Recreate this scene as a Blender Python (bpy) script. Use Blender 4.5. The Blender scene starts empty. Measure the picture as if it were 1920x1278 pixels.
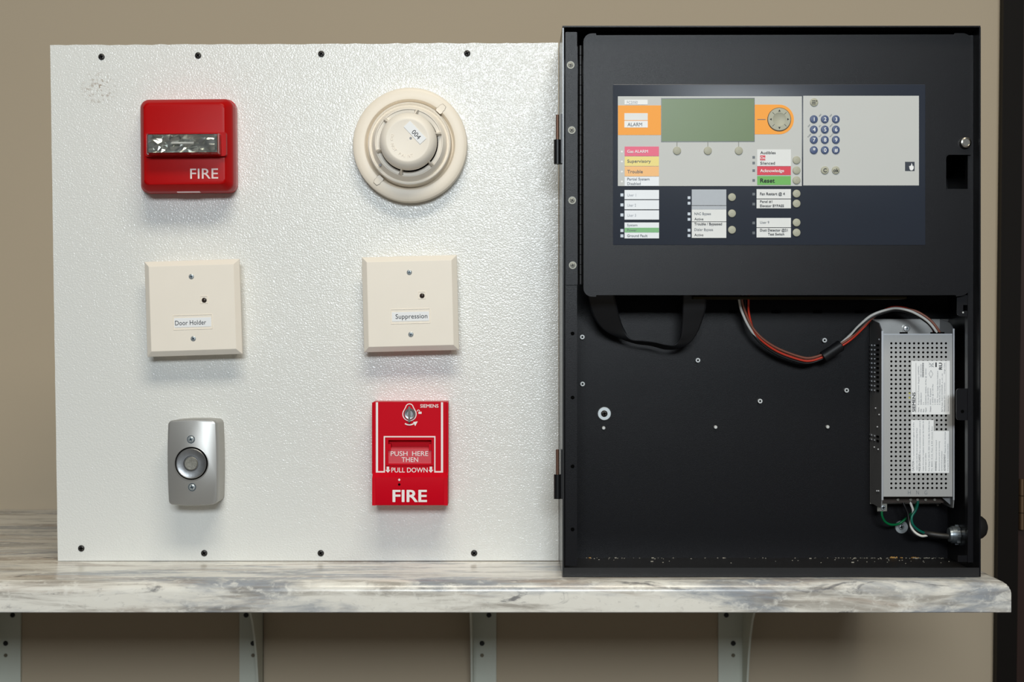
import bpy, math, random
from mathutils import Vector
random.seed(7)
SC = bpy.context.scene
COL = SC.collection
# ------------------------------------------------------------------ camera, light, exposure
F = 50.0 / 36.0 * 1920.0        # focal length in pixels of the 1920 x 1278 frame
D0 = 1.7069                     # camera to the face of the display board (y = 0)
SHELF = 0.90                    # height of the worktop
CZ = SHELF + 413.0 * D0 / F     # camera height
cam = bpy.data.cameras.new('camera')
cam.lens = 50.0; cam.sensor_width = 36.0; cam.clip_start = 0.05
cam.dof.use_dof = True; cam.dof.focus_distance = 1.655; cam.dof.aperture_fstop = 9.0
camo = bpy.data.objects.new('camera', cam); COL.objects.link(camo)
camo.location = (0, -D0, CZ); camo.rotation_euler = (math.pi / 2, 0, 0)
SC.camera = camo

world = bpy.data.worlds.new('room_ambient'); SC.world = world
world.use_nodes = True
bg = world.node_tree.nodes['Background']
bg.inputs['Color'].default_value = (0.90, 0.95, 1.0, 1); bg.inputs['Strength'].default_value = 0.055

def area(name, loc, target, sx, sy, power, color):
    l = bpy.data.lights.new(name, 'AREA'); l.shape = 'RECTANGLE'; l.size = sx; l.size_y = sy
    l.energy = power; l.color = color
    o = bpy.data.objects.new(name, l); COL.objects.link(o); o.location = loc
    d = Vector(target) - Vector(loc); o.rotation_euler = d.to_track_quat('-Z', 'Y').to_euler()
    return o
# assumed unseen lights: daylight window behind the camera, ceiling panel ahead of the shelf
area('assumed_window_light', (0.12, -4.7, CZ + 1.16), (0.1, 0.4, CZ + 0.1), 1.6, 0.62, 130, (0.875, 0.95, 1.0))
area('assumed_ceiling_light', (0.12, -1.35, CZ + 1.62), (0.12, -1.35, 0), 1.2, 0.55, 36, (1.0, 0.92, 0.76))

vs = SC.view_settings
vs.view_transform = 'Standard'; vs.look = 'None'; vs.gamma = 1.0; vs.use_curve_mapping = False
vs.exposure = -0.24

# ------------------------------------------------------------------ helpers
def X(px, y=0.0): return (px - 960.0) * (D0 + y) / F
def Z(py, y=0.0): return CZ - (py - 639.0) * (D0 + y) / F
def S(y=0.0): return (D0 + y) / F                      # metres per photograph pixel at depth y
def P(px, py, y=0.0): return Vector((X(px, y), y, Z(py, y)))
def lin(c):
    c = c / 255.0
    return c / 12.92 if c <= 0.04045 else ((c + 0.055) / 1.055) ** 2.4
def rgb(r, g, b): return (lin(r), lin(g), lin(b), 1)

MATS = {}
def mat(name, col, rough=0.5, metal=0.0, var=0.06, vscale=40, bump=0.0, bscale=800, coat=0.0, spec=0.5, trans=0.0, ior=1.45, stretch=None):
    m = bpy.data.materials.new(name); m.use_nodes = True
    nt = m.node_tree; b = nt.nodes['Principled BSDF']
    c = rgb(*col)
    b.inputs['Roughness'].default_value = rough; b.inputs['Metallic'].default_value = metal
    b.inputs['Coat Weight'].default_value = coat; b.inputs['Coat Roughness'].default_value = 0.15
    b.inputs['Specular IOR Level'].default_value = spec
    b.inputs['Transmission Weight'].default_value = trans; b.inputs['IOR'].default_value = ior
    tc = nt.nodes.new('ShaderNodeTexCoord')
    src = tc.outputs['Object']
    if stretch:
        mp = nt.nodes.new('ShaderNodeMapping'); mp.inputs['Scale'].default_value = stretch
        nt.links.new(src, mp.inputs['Vector']); src = mp.outputs['Vector']
    n = nt.nodes.new('ShaderNodeTexNoise'); n.inputs['Scale'].default_value = vscale; n.inputs['Detail'].default_value = 4
    nt.links.new(src, n.inputs['Vector'])
    r = nt.nodes.new('ShaderNodeMix'); r.data_type = 'RGBA'
    r.inputs['A'].default_value = [max(0, k * (1 - var)) for k in c[:3]] + [1]
    r.inputs['B'].default_value = [min(1, k * (1 + var)) for k in c[:3]] + [1]
    nt.links.new(n.outputs['Fac'], r.inputs['Factor']); nt.links.new(r.outputs['Result'], b.inputs['Base Color'])
    if bump > 0:
        n2 = nt.nodes.new('ShaderNodeTexNoise'); n2.inputs['Scale'].default_value = bscale; n2.inputs['Detail'].default_value = 2
        nt.links.new(src, n2.inputs['Vector'])
        bp = nt.nodes.new('ShaderNodeBump'); bp.inputs['Strength'].default_value = bump; bp.inputs['Distance'].default_value = 0.001
        nt.links.new(n2.outputs['Fac'], bp.inputs['Height']); nt.links.new(bp.outputs['Normal'], b.inputs['Normal'])
    MATS[name] = m
    return m

WO = {}
def tag(o, label=None, cat=None, group=None, kind=None):
    if label: o['label'] = label
    if cat: o['category'] = cat
    if group: o['group'] = group
    if kind: o['kind'] = kind
    return o
def thing(name, label, cat, loc, group=None):
    o = bpy.data.objects.new(name, None); COL.objects.link(o); o.empty_display_size = 0.02
    o.location = loc; WO[o] = Vector(loc)
    return tag(o, label, cat, group)

def rrect(x0, x1, z0, z1, r, n=6):
    """rounded rectangle in world x,z; r one value or (bl, br, tr, tl)"""
    if not isinstance(r, (tuple, list)): r = (r,) * 4
    pts = []
    for (cx, cz, a0, rr) in ((x0 + r[0], z0 + r[0], 180, r[0]), (x1 - r[1], z0 + r[1], 270, r[1]),
                             (x1 - r[2], z1 - r[2], 0, r[2]), (x0 + r[3], z1 - r[3], 90, r[3])):
        for k in range(n + 1):
            a = math.radians(a0 + 90.0 * k / n)
            pts.append((cx + rr * math.cos(a), cz + rr * math.sin(a)))
    return pts
def prr(px0, px1, py0, py1, rpx, y, n=6):
    s = S(y)
    r = tuple(k * s for k in rpx) if isinstance(rpx, (tuple, list)) else rpx * s
    return rrect(X(px0, y), X(px1, y), Z(py1, y), Z(py0, y), r, n)
def circ(cx, cz, r, n=24, a0=0.0):
    return [(cx + r * math.cos(a0 + 2 * math.pi * k / n), cz + r * math.sin(a0 + 2 * math.pi * k / n)) for k in range(n)]
def catmull(pts, sub=8):
    pts = [Vector(p) for p in pts]
    out = []
    for i in range(len(pts) - 1):
        p0 = pts[max(0, i - 1)]; p1 = pts[i]; p2 = pts[i + 1]; p3 = pts[min(len(pts) - 1, i + 2)]
        for k in range(sub):
            t = k / sub
            out.append(0.5 * ((2 * p1) + (p2 - p0) * t + (2 * p0 - 5 * p1 + 4 * p2 - p3) * t * t + (3 * p1 - p0 - 3 * p2 + p3) * t ** 3))
    out.append(pts[-1])
    return out

class B:
    def __init__(self): self.v = []; self.f = []; self.m = []; self.mi = 0
    def add(self, vs, fs):
        o = len(self.v); self.v += [tuple(p) for p in vs]
        for f in fs: self.f.append(tuple(i + o for i in f)); self.m.append(self.mi)
        return self
    def box(self, x0, x1, y0, y1, z0, z1):
        v = [(x0, y0, z0), (x1, y0, z0), (x1, y1, z0), (x0, y1, z0), (x0, y0, z1), (x1, y0, z1), (x1, y1, z1), (x0, y1, z1)]
        return self.add(v, [(0, 3, 2, 1), (4, 5, 6, 7), (0, 1, 5, 4), (1, 2, 6, 5), (2, 3, 7, 6), (3, 0, 4, 7)])
    def pbox(self, px0, px1, py0, py1, yf, yb):
        return self.box(X(px0, yf), X(px1, yf), yf, yb, Z(py1, yf), Z(py0, yf))
    def loft(self, rings, cap0=True, cap1=True):
        n = len(rings[0]); v = [p for r in rings for p in r]; f = []
        for i in range(len(rings) - 1):
            for k in range(n):
                a = i * n + k; b = i * n + (k + 1) % n
                f.append((a, b, b + n, a + n))
        if cap0: f.append(tuple(range(n - 1, -1, -1)))
        if cap1: f.append(tuple((len(rings) - 1) * n + k for k in range(n)))
        return self.add(v, f)
    def prism(self, pts, yf, yb):
        """pts counter-clockwise seen from the camera; yf front, yb back"""
        return self.loft([[(x, yb, z) for x, z in pts], [(x, yf, z) for x, z in pts]])
    def ring(self, outer, inner, yf, yb):
        n = len(outer)
        v = [(x, yf, z) for x, z in outer] + [(x, yf, z) for x, z in inner] + [(x, yb, z) for x, z in outer] + [(x, yb, z) for x, z in inner]
        f = []
        for k in range(n):
            j = (k + 1) % n
            f += [(k, j, n + j, n + k), (2 * n + k, 3 * n + k, 3 * n + j, 2 * n + j), (k, 2 * n + k, 2 * n + j, j), (n + k, n + j, 3 * n + j, 3 * n + k)]
        return self.add(v, f)
    def lathe(self, cx, cz, prof, n=48, cap0=False, cap1=False):
        """prof: (radius, y) ; axis along y"""
        rings = [[(cx + r * math.cos(2 * math.pi * k / n), y, cz + r * math.sin(2 * math.pi * k / n)) for k in range(n)] for r, y in prof]
        return self.loft(rings, cap0, cap1)
    def cyl(self, cx, cz, r, yf, yb, n=20, c=0.0):
        if c: return self.lathe(cx, cz, [(r, yb), (r, yf + c), (r - c, yf)], n, True, True)
        return self.lathe(cx, cz, [(r, yb), (r, yf)], n, True, True)
    def cylz(self, cx, cy, r, z0, z1, n=16):
        return self.loft([[(cx + r * math.cos(2 * math.pi * k / n), cy + r * math.sin(2 * math.pi * k / n), z) for k in range(n)] for z in (z0, z1)])
    def cylx(self, cy, cz, prof, n=20):
        return self.loft([[(x, cy + r * math.cos(2 * math.pi * k / n), cz + r * math.sin(2 * math.pi * k / n)) for k in range(n)] for x, r in prof])
    def tube(self, pts, r, n=8):
        pts = [Vector(p) for p in pts]; rings = []; nrm = None
        for i, p in enumerate(pts):
            t = (pts[min(i + 1, len(pts) - 1)] - pts[max(i - 1, 0)]).normalized()
            if nrm is None:
                a = Vector((0, 1, 0)) if abs(t.y) < 0.9 else Vector((1, 0, 0))
                nrm = t.cross(a).normalized()
            nrm = (nrm - t * nrm.dot(t)).normalized(); bn = t.cross(nrm)
            rings.append([tuple(p + (nrm * math.cos(2 * math.pi * k / n) + bn * math.sin(2 * math.pi * k / n)) * r) for k in range(n)])
        return self.loft(rings)
    def build(self, name, mats, parent=None, smooth=True, angle=32):
        if not isinstance(mats, (list, tuple)): mats = [mats]
        lo = [min(p[i] for p in self.v) for i in range(3)]; hi = [max(p[i] for p in self.v) for i in range(3)]
        c = Vector([(a + b) / 2 for a, b in zip(lo, hi)])
        me = bpy.data.meshes.new(name)
        me.from_pydata([(p[0] - c.x, p[1] - c.y, p[2] - c.z) for p in self.v], [], self.f)
        for m in mats: me.materials.append(MATS[m])
        me.polygons.foreach_set('material_index', self.m)
        if smooth:
            me.polygons.foreach_set('use_smooth', [True] * len(me.polygons))
            me.update(); me.set_sharp_from_angle(angle=math.radians(angle))
        me.update()
        o = bpy.data.objects.new(name, me); COL.objects.link(o)
        WO[o] = c
        if parent: o.parent = parent; o.location = c - WO[parent]
        else: o.location = c
        return o

# ---- lettering: letters as thin raised geometry
_TX = {}
def glyphs(s, bold=0.0):
    key = (s, bold)
    if key not in _TX:
        cu = bpy.data.curves.new('t', 'FONT'); cu.body = s; cu.size = 1.0; cu.resolution_u = 3; cu.offset = bold; cu.fill_mode = 'FRONT'
        ob = bpy.data.objects.new('t', cu)
        me = ob.to_mesh()
        vs = [(v.co.x, v.co.y) for v in me.vertices]; fs = [tuple(p.vertices) for p in me.polygons]
        ob.to_mesh_clear(); bpy.data.objects.remove(ob); bpy.data.curves.remove(cu)
        _TX[key] = (vs, fs)
    return _TX[key]
CAP = max(v[1] for v in glyphs('H')[0])
def text(b, s, x0, ybase, cap, width=None, y=0.0, bold=0.0, rot=0.0):
    """s starts at pixel (x0, ybase) with capitals cap pixels high; width fits its length; rot in degrees about the start"""
    if bold > 0.011:                                   # heavy weight: overlaid copies, each a hair prouder
        e = bold * 0.8 * cap / CAP
        for i, (du, dv) in enumerate(((0, 0), (-1, 0), (1, 0), (-0.7, 0.7), (0.7, -0.7), (0.7, 0.7), (-0.7, -0.7))):
            a = math.radians(rot)
            text(b, s, x0 + e * (du * math.cos(a) - dv * math.sin(a)), ybase - e * (du * math.sin(a) + dv * math.cos(a)), cap, width, y - 0.00002 * i, 0.0, rot)
        return
    vs, fs = glyphs(s, bold)
    if not vs: return
    l = min(v[0] for v in vs); w = max(v[0] for v in vs) - l
    sc = S(y); ky = cap / CAP * sc
    kx = (width * sc / w) if width else ky
    ca, sa = math.cos(math.radians(rot)), math.sin(math.radians(rot))
    ox, oz = X(x0, y), Z(ybase, y)
    out = []
    for vx, vy in vs:
        a, c = (vx - l) * kx, vy * ky
        out.append((ox + a * ca - c * sa, y, oz + a * sa + c * ca))
    b.add(out, fs)

def cross_screw(parent, px, py, y, r, head, dark='recess_dark', h=0.0016, name='screw', a0=0.3, washer=None):
    """pan-head screw: domed head with a cross-shaped slot"""
    b = B(); cx, cz, s = X(px, y), Z(py, y), S(y); R = r * s
    if washer: b.mi = 2; b.lathe(cx, cz, [(washer * s, y), (washer * s, y - 0.0008), (R * 0.8, y - 0.0008)], 20); b.mi = 0
    b.lathe(cx, cz, [(R, y), (R, y - h * 0.45), (R * 0.8, y - h * 0.85), (R * 0.45, y - h), (0.0001, y - h)], 20)
    b.mi = 1
    for k in (0, 1):
        a = a0 + k * math.pi / 2; L, W = R * 0.62, R * 0.16
        ux, uz = math.cos(a), math.sin(a)
        pts = [(cx + ux * i * L - uz * j * W, cz + uz * i * L + ux * j * W) for i, j in ((-1, -1), (1, -1), (1, 1), (-1, 1))]
        b.prism(pts, y - h - 0.00015, y - h * 0.5)
    return b.build(name, [head, dark] + ([head] if washer else []), parent)

# ------------------------------------------------------------------ materials
mat('wall_paint', (188, 173, 150), 0.85, var=0.03, vscale=3, bump=0.08, bscale=300)
mat('floor_tile', (120, 112, 104), 0.5, var=0.08, vscale=5)
mat('door_frame_paint', (22, 18, 15), 0.5, spec=0.15, var=0.05)
mat('door_wood', (50, 31, 25), 0.4, var=0.2, vscale=18, stretch=(12, 12, 1))
mat('taupe_pale', (168, 155, 142), 0.7)
mat('hinge_bronze', (105, 82, 60), 0.4, 0.6)
mat('bracket_paint', (208, 212, 200), 0.45, var=0.03)
mat('hole_black', (24, 24, 24), 0.5)
mat('hole_tan', (120, 112, 95), 0.5, 0.5)
mat('plywood', (166, 132, 88), 0.8, var=0.2, vscale=30, stretch=(1, 1, 10))
mat('screw_black', (62, 60, 58), 0.45, 0.5, var=0.15, vscale=900)
mat('recess_dark', (5, 5, 5), 0.9, spec=0.05)
mat('screw_zinc', (176, 182, 184), 0.35, 0.4, var=0.15, vscale=700)
mat('screw_steel', (150, 150, 142), 0.5, 0.35, var=0.15, vscale=700)
mat('recess_steel', (70, 84, 94), 0.5, 0.5)
mat('red_plastic', (178, 6, 8), 0.36, var=0.03, bump=0.06, bscale=1600, spec=0.16)
mat('red_backbox', (196, 40, 38), 0.30, var=0.05)  # pinkish plastic, with grazing glare on its side put into the red
mat('pink_lettering', (236, 214, 212), 0.6)
mat('lens_clear', (255, 255, 255), 0.02, trans=1.0, ior=1.25, var=0)
mat('reflector_foil', (205, 208, 204), 0.18, 0.85, var=0.1, vscale=120)
mat('lamp_tube', (225, 225, 220), 0.2)
mat('ivory_plastic', (244, 236, 223), 0.45, var=0.02, bump=0.05, bscale=1500)
mat('ivory_base', (241, 231, 215), 0.42, var=0.02, bump=0.04, bscale=1500)
mat('groove_tan', (120, 104, 86), 0.7)
mat('cavity_black', (6, 5, 5), 0.9, spec=0.05)
mat('label_white', (244, 246, 248), 0.55, var=0.01)
mat('ink_black', (22, 24, 34), 0.6)
mat('ink_grey', (110, 116, 124), 0.6)
mat('ink_pale', (176, 180, 188), 0.6)  # ink faded to carry the glare over the left labels
mat('led_dark', (52, 42, 36), 0.25)
mat('silver_paint', (168, 167, 164), 0.36, 0.5, var=0.02, vscale=900)
mat('silver_cast', (176, 174, 168), 0.45, 0.5, var=0.15, vscale=900, bump=0.2, bscale=900)
mat('magnet_steel', (150, 152, 154), 0.35, 0.8, var=0.2, vscale=160, bump=0.05, bscale=300)
mat('magnet_core', (142, 140, 132), 0.5, 0.7, var=0.3, vscale=300, bump=0.2, bscale=500)
mat('pull_red', (206, 4, 30), 0.45, var=0.03, bump=0.08, bscale=1800, spec=0.1)
mat('pull_red_box', (212, 52, 58), 0.35, var=0.03)
mat('push_bar_red', (214, 70, 82), 0.5, var=0.15, vscale=900, bump=0.3, bscale=1600)
mat('white_print', (246, 240, 238), 0.5)
mat('key_steel', (205, 200, 190), 0.2, 1.0)
mat('cabinet_black', (22, 22, 25), 0.29, var=0.04, bump=0.13, bscale=1700, spec=0.21)
mat('cabinet_side_reflection', (52, 53, 54), 0.22, var=0.04, bump=0.03, bscale=2200)  # black paint raised to grey for the white board's reflection
mat('cabinet_worn', (27, 26, 27), 0.42, var=0.3, vscale=25, stretch=(1, 6, 6), bump=0.08, bscale=2000)
mat('hinge_black', (26, 26, 27), 0.35, 0.3)
mat('pin_brown', (112, 84, 70), 0.4, 0.6)
mat('bezel_navy', (45, 51, 63), 0.33, var=0.02, bump=0.02, bscale=2500)
mat('panel_grey', (200, 202, 200), 0.5, var=0.01)
mat('panel_orange', (252, 166, 52), 0.5, var=0.01)
mat('lcd_green', (106, 127, 88), 0.3, spec=0.3, var=0.03)
mat('key_grey', (176, 176, 158), 0.5, var=0.02)
mat('key_grey_dark', (120, 120, 108), 0.5)
mat('key_navy', (76, 92, 130), 0.45, var=0.03)
mat('label_pink', (238, 108, 138), 0.5, var=0.04)
mat('label_yellow', (244, 226, 140), 0.5, var=0.03)
mat('label_peach', (252, 196, 130), 0.5, var=0.03)
mat('label_red', (222, 66, 84), 0.5)
mat('label_green', (112, 184, 92), 0.5)
mat('label_mint', (128, 190, 132), 0.5)
mat('label_silver', (176, 182, 190), 0.4, var=0.04, vscale=200)
mat('label_paper', (232, 234, 234), 0.5)
mat('label_glare_white', (236, 240, 246), 0.4)  # white washed out by glare painted into the left-hand labels
mat('led_window', (84, 90, 96), 0.3)
mat('led_window_pale', (196, 206, 218), 0.3)
mat('led_white', (240, 240, 238), 0.4)
mat('psu_steel', (178, 178, 177), 0.42, 0.4, var=0.05, vscale=60, stretch=(8, 1, 1))
mat('psu_side', (128, 129, 131), 0.45, 0.15, var=0.08)
mat('psu_bright', (208, 208, 206), 0.25, 0.45, var=0.15, vscale=60)
mat('psu_edge', (200, 202, 206), 0.35, 0.7)
mat('pcb', (60, 54, 20), 0.5, var=0.3, vscale=200)
mat('terminal_brown', (52, 40, 32), 0.5, var=0.3, vscale=200)
mat('led_yellow', (214, 206, 90), 0.4)
mat('wire_white', (226, 224, 218), 0.4)
mat('wire_red', (222, 62, 38), 0.4)
mat('wire_brown', (150, 92, 74), 0.4)
mat('wire_black', (20, 20, 21), 0.4)
mat('wire_green', (14, 116, 66), 0.35)
mat('wire_teal', (12, 96, 80), 0.35)
mat('ferrite', (24, 24, 26), 0.5, var=0.2, vscale=300)
mat('ribbon', (26, 27, 30), 0.4, var=0.15, vscale=900)
mat('cable_black', (30, 29, 28), 0.45)
mat('zinc_cast', (150, 158, 164), 0.35, 0.8, var=0.15, vscale=200)
mat('washer_zinc', (196, 202, 204), 0.35, 0.6, var=0.1, vscale=300)
mat('stud_zinc', (200, 201, 199), 0.45, 0.4)
mat('chip_paint', (190, 184, 170), 0.7, var=0.4, vscale=500)
mat('chip_wood', (196, 150, 84), 0.8, var=0.2, vscale=500)

def frp_material():
    m = bpy.data.materials.new('frp_white'); m.use_nodes = True; nt = m.node_tree; L = nt.links; N = nt.nodes
    b = N['Principled BSDF']; b.inputs['Roughness'].default_value = 0.20; b.inputs['Specular IOR Level'].default_value = 0.45
    tc = N.new('ShaderNodeTexCoord')
    mp = N.new('ShaderNodeMapping'); mp.inputs['Scale'].default_value = (1, 1, 1.15); L.new(tc.outputs['Object'], mp.inputs['Vector'])
    nz = N.new('ShaderNodeTexNoise'); nz.inputs['Scale'].default_value = 60; L.new(mp.outputs['Vector'], nz.inputs['Vector'])
    mx = N.new('ShaderNodeMix'); mx.data_type = 'RGBA'; mx.blend_type = 'ADD'; mx.inputs['Factor'].default_value = 0.005
    L.new(mp.outputs['Vector'], mx.inputs['A']); L.new(nz.outputs['Color'], mx.inputs['B'])
    vo = N.new('ShaderNodeTexVoronoi'); vo.feature = 'SMOOTH_F1'; vo.inputs['Scale'].default_value = 480; vo.inputs['Smoothness'].default_value = 0.6
    L.new(mx.outputs['Result'], vo.inputs['Vector'])
    n2 = N.new('ShaderNodeTexNoise'); n2.inputs['Scale'].default_value = 760; n2.inputs['Detail'].default_value = 1; L.new(mx.outputs['Result'], n2.inputs['Vector'])
    ad = N.new('ShaderNodeMath'); ad.operation = 'SUBTRACT'; hf = N.new('ShaderNodeMath'); hf.operation = 'MULTIPLY'; hf.inputs[1].default_value = 0.55; L.new(n2.outputs['Fac'], hf.inputs[0]); L.new(hf.outputs[0], ad.inputs[0]); L.new(vo.outputs['Distance'], ad.inputs[1])
    bp = N.new('ShaderNodeBump'); bp.inputs['Strength'].default_value = 0.36; bp.inputs['Distance'].default_value = 0.0008
    L.new(ad.outputs[0], bp.inputs['Height']); L.new(bp.outputs['Normal'], b.inputs['Normal'])
    # scuffed spot near the upper left corner
    gp = N.new('ShaderNodeNewGeometry')
    ds = N.new('ShaderNodeVectorMath'); ds.operation = 'DISTANCE'; ds.inputs[1].default_value = P(185, 166)
    L.new(gp.outputs['Position'], ds.inputs[0])
    mr = N.new('ShaderNodeMapRange'); mr.inputs['From Min'].default_value = 0.006; mr.inputs['From Max'].default_value = 0.024; mr.inputs['To Min'].default_value = 1; mr.inputs['To Max'].default_value = 0
    L.new(ds.outputs['Value'], mr.inputs['Value'])
    n3 = N.new('ShaderNodeTexNoise'); n3.inputs['Scale'].default_value = 330; n3.inputs['Detail'].default_value = 3; L.new(tc.outputs['Object'], n3.inputs['Vector'])
    rp = N.new('ShaderNodeMapRange'); rp.inputs['From Min'].default_value = 0.52; rp.inputs['From Max'].default_value = 0.66; L.new(n3.outputs['Fac'], rp.inputs['Value'])
    mu = N.new('ShaderNodeMath'); mu.operation = 'MULTIPLY'; L.new(mr.outputs['Result'], mu.inputs[0]); L.new(rp.outputs['Result'], mu.inputs[1])
    cm = N.new('ShaderNodeMix'); cm.data_type = 'RGBA'; cm.inputs['A'].default_value = rgb(229, 230, 227); cm.inputs['B'].default_value = rgb(176, 164, 152)
    L.new(mu.outputs[0], cm.inputs['Factor']); L.new(cm.outputs['Result'], b.inputs['Base Color'])
    MATS['frp_white'] = m
frp_material()

def marble_material():
    m = bpy.data.materials.new('marble_laminate'); m.use_nodes = True; nt = m.node_tree; L = nt.links; N = nt.nodes
    b = N['Principled BSDF']; b.inputs['Roughness'].default_value = 0.22
    gp = N.new('ShaderNodeNewGeometry')
    def noise(scale, sc, detail, off, dist=0.0):
        mp = N.new('ShaderNodeMapping'); mp.inputs['Scale'].default_value = sc; mp.inputs['Location'].default_value = off
        L.new(gp.outputs['Position'], mp.inputs['Vector'])
        n = N.new('ShaderNodeTexNoise'); n.inputs['Scale'].default_value = scale; n.inputs['Detail'].default_value = detail
        n.inputs['Distortion'].default_value = dist; n.inputs['Roughness'].default_value = 0.62
        L.new(mp.outputs['Vector'], n.inputs['Vector']); return n.outputs['Fac']
    def ramp(v, lo, hi):
        r = N.new('ShaderNodeMapRange'); r.interpolation_type = 'SMOOTHSTEP'; r.inputs['From Min'].default_value = lo; r.inputs['From Max'].default_value = hi
        L.new(v, r.inputs['Value']); return r.outputs['Result']
    def mixc(f, a, c):
        x = N.new('ShaderNodeMix'); x.data_type = 'RGBA'
        if isinstance(a, tuple): x.inputs['A'].default_value = a
        else: L.new(a, x.inputs['A'])
        x.inputs['B'].default_value = c
        L.new(f, x.inputs['Factor']); return x.outputs['Result']
    def mul(a, k):
        x = N.new('ShaderNodeMath'); x.operation = 'MULTIPLY'; L.new(a, x.inputs[0]); x.inputs[1].default_value = k; return x.outputs[0]
    c = mixc(ramp(noise(1, (5, 22, 16), 6, (3, 1, 2), 0.6), 0.46, 0.62), rgb(240, 237, 228), rgb(158, 163, 170))       # grey clouds
    c = mixc(mul(ramp(noise(1, (4, 30, 26), 6, (8, 4, 1), 0.8), 0.50, 0.66), 0.8), c, rgb(168, 152, 138))                 # warm veins
    c = mixc(mul(ramp(noise(1, (7, 60, 60), 7, (1, 9, 5), 0.5), 0.48, 0.68), 0.7), c, rgb(140, 132, 122))                # fine streaks
    c = mixc(mul(ramp(noise(1, (9, 40, 38), 9, (5, 2, 7), 1.0), 0.60, 0.68), 0.8), c, rgb(92, 92, 98))               # dark threads
    c = mixc(mul(ramp(noise(1, (70, 110, 110), 6, (2, 2, 2), 0.4), 0.50, 0.70), 0.65), c, rgb(244, 242, 234))          # pale mottling
    c = mixc(mul(ramp(noise(1, (120, 190, 190), 4, (6, 3, 4)), 0.56, 0.74), 0.35), c, rgb(140, 138, 138))           # fine specks
    L.new(c, b.inputs['Base Color'])
    MATS['marble_laminate'] = m
marble_material()

# ------------------------------------------------------------------ the setting
YW = 0.524
def struct(o): o['kind'] = 'structure'; return o
struct(B().box(-3.2, 0.80, YW, YW + 0.12, 0, 2.75).build('wall_back', 'wall_paint'))
struct(B().box(-3.2, 3.2, -5.4, YW + 0.12, -0.1, 0).build('floor', 'floor_tile'))
LEAN = math.tan(math.radians(0.6))
def lean_prism(px0, px1, yf, yb, z0, z1, lean=LEAN):
    x0, x1 = X(px0, yf), X(px1, yf)
    off = lambda z: (z - CZ) * lean
    pts = [(x0 + off(z0), z0), (x1 + off(z0), z0), (x1 + off(z1), z1), (x0 + off(z1), z1)]
    return B().prism(pts, yf, yb)
fr = struct(lean_prism(1877, 1912.5, YW - 0.022, YW + 0.12, 0, 2.2).build('trim_1', 'door_frame_paint'))
lean_prism(1875, 1879.0, YW - 0.027, YW - 0.0225, 0, 2.2).build('stop_bead', 'door_frame_paint', fr)
lean_prism(1871, 1875.5, YW - 0.004, YW - 0.0003, 0, 2.2).build('pale_strip', 'taupe_pale', fr)  # thin pale taupe strip beside the frame's left edge
dr = struct(lean_prism(1913.2, 2900, YW - 0.010, YW + 0.04, 0.008, 2.15).build('door_1', 'door_wood'))
hb = B()
for k in range(3):
    hb.cylz(X(1916, YW - 0.016), YW - 0.0165, 0.0048, Z(992 - 32 * k, YW - 0.016), Z(961.5 - 32 * k, YW - 0.016), 14)
hb.build('hinge', 'hinge_bronze', dr)

# countertop with a rounded nose and rounded right end
ct = thing('countertop', 'grey and cream marble-look laminate countertop with rounded front edge', 'countertop', (0, 0.2, SHELF))
yf = -0.142; th = 0.0345; xr = X(1896, yf)
prof = []
R = 0.013
for k in range(9):
    a = math.radians(90 + 90 * k / 8); prof.append((yf + R + R * math.cos(a), SHELF - R + R * math.sin(a)))
prof += [(yf, SHELF - th + 0.001), (yf + 0.001, SHELF - th), (YW - 0.001, SHELF - th), (YW - 0.001, SHELF)]
n = len(prof); rings = []
for x, ins in ((-1.6, 0), (xr - R, 0)): rings.append([(x, y, z) for y, z in prof])
for k in range(1, 7):
    a = math.radians(90 * k / 6); dx = R * math.sin(a); dz = R * (1 - math.cos(a))
    rings.append([(xr - R + dx, max(y, yf + 0.0) , min(z, SHELF - dz)) for y, z in prof])
B().loft(rings).build('slab', 'marble_laminate', ct)

# wall brackets under the countertop
def bracket(px0, px1, web_left, label):
    yb = YW - 0.0008; yp = YW - 0.006
    x0, x1 = X(px0, yp), X(px1, yp)
    zt = SHELF - th - 0.001; zb = 0.30
    t = thing('shelf_bracket', label, 'bracket', ((x0 + x1) / 2, YW - 0.01, zb), 'steel brackets under the countertop')
    B().box(x0, x1, yp, yb, zb, zt).build('wall_plate', 'bracket_paint', t)
    # web with a concave front edge, standing out from the wall
    prof = [(yb, zb), (yb - 0.030, zb)]
    for dz, dy in ((0.44, 0.030), (0.34, 0.033), (0.27, 0.037), (0.22, 0.046), (0.18, 0.058), (0.15, 0.072), (0.12, 0.092), (0.09, 0.125), (0.06, 0.19), (0.04, 0.30), (0.025, 0.42), (0.0, 0.44)):
        prof.append((YW - dy, zt - dz))
    prof.append((yb, zt))
    xa = x0 if web_left else x1 - 0.003
    w = B(); nn = len(prof)
    v = [(xa, y, z) for y, z in prof] + [(xa + 0.003, y, z) for y, z in prof]
    f = [tuple(range(nn)), tuple(range(2 * nn - 1, nn - 1, -1))] + [((k + 1) % nn, k, k + nn, (k + 1) % nn + nn) for k in range(nn)]
    w.add(v, f); w.build('web', 'bracket_paint', t)
    s = 1 if not web_left else -1
    cx = (px0 + px1) / 2
    for i, (dx, py, m, r) in enumerate(((-9.5 * s, 1152.5, 'hole_black', 4.6), (3.5 * s, 1205.5, 'hole_black', 4.6), (3.5 * s, 1228, 'hole_tan', 3.4))):
        if web_left: dx = -dx if False else dx
        b = B(); b.cyl(X(cx + dx, yp), Z(py, yp), r * S(yp), yp - 0.0016, yp, 16, 0.0006); b.build('hole_disc', m, t)  # discs drawn for the bracket holes, their shade put into the colour
    return t
bracket(-10, 38.5, True, 'pale steel bracket at the far left end under the countertop')
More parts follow.
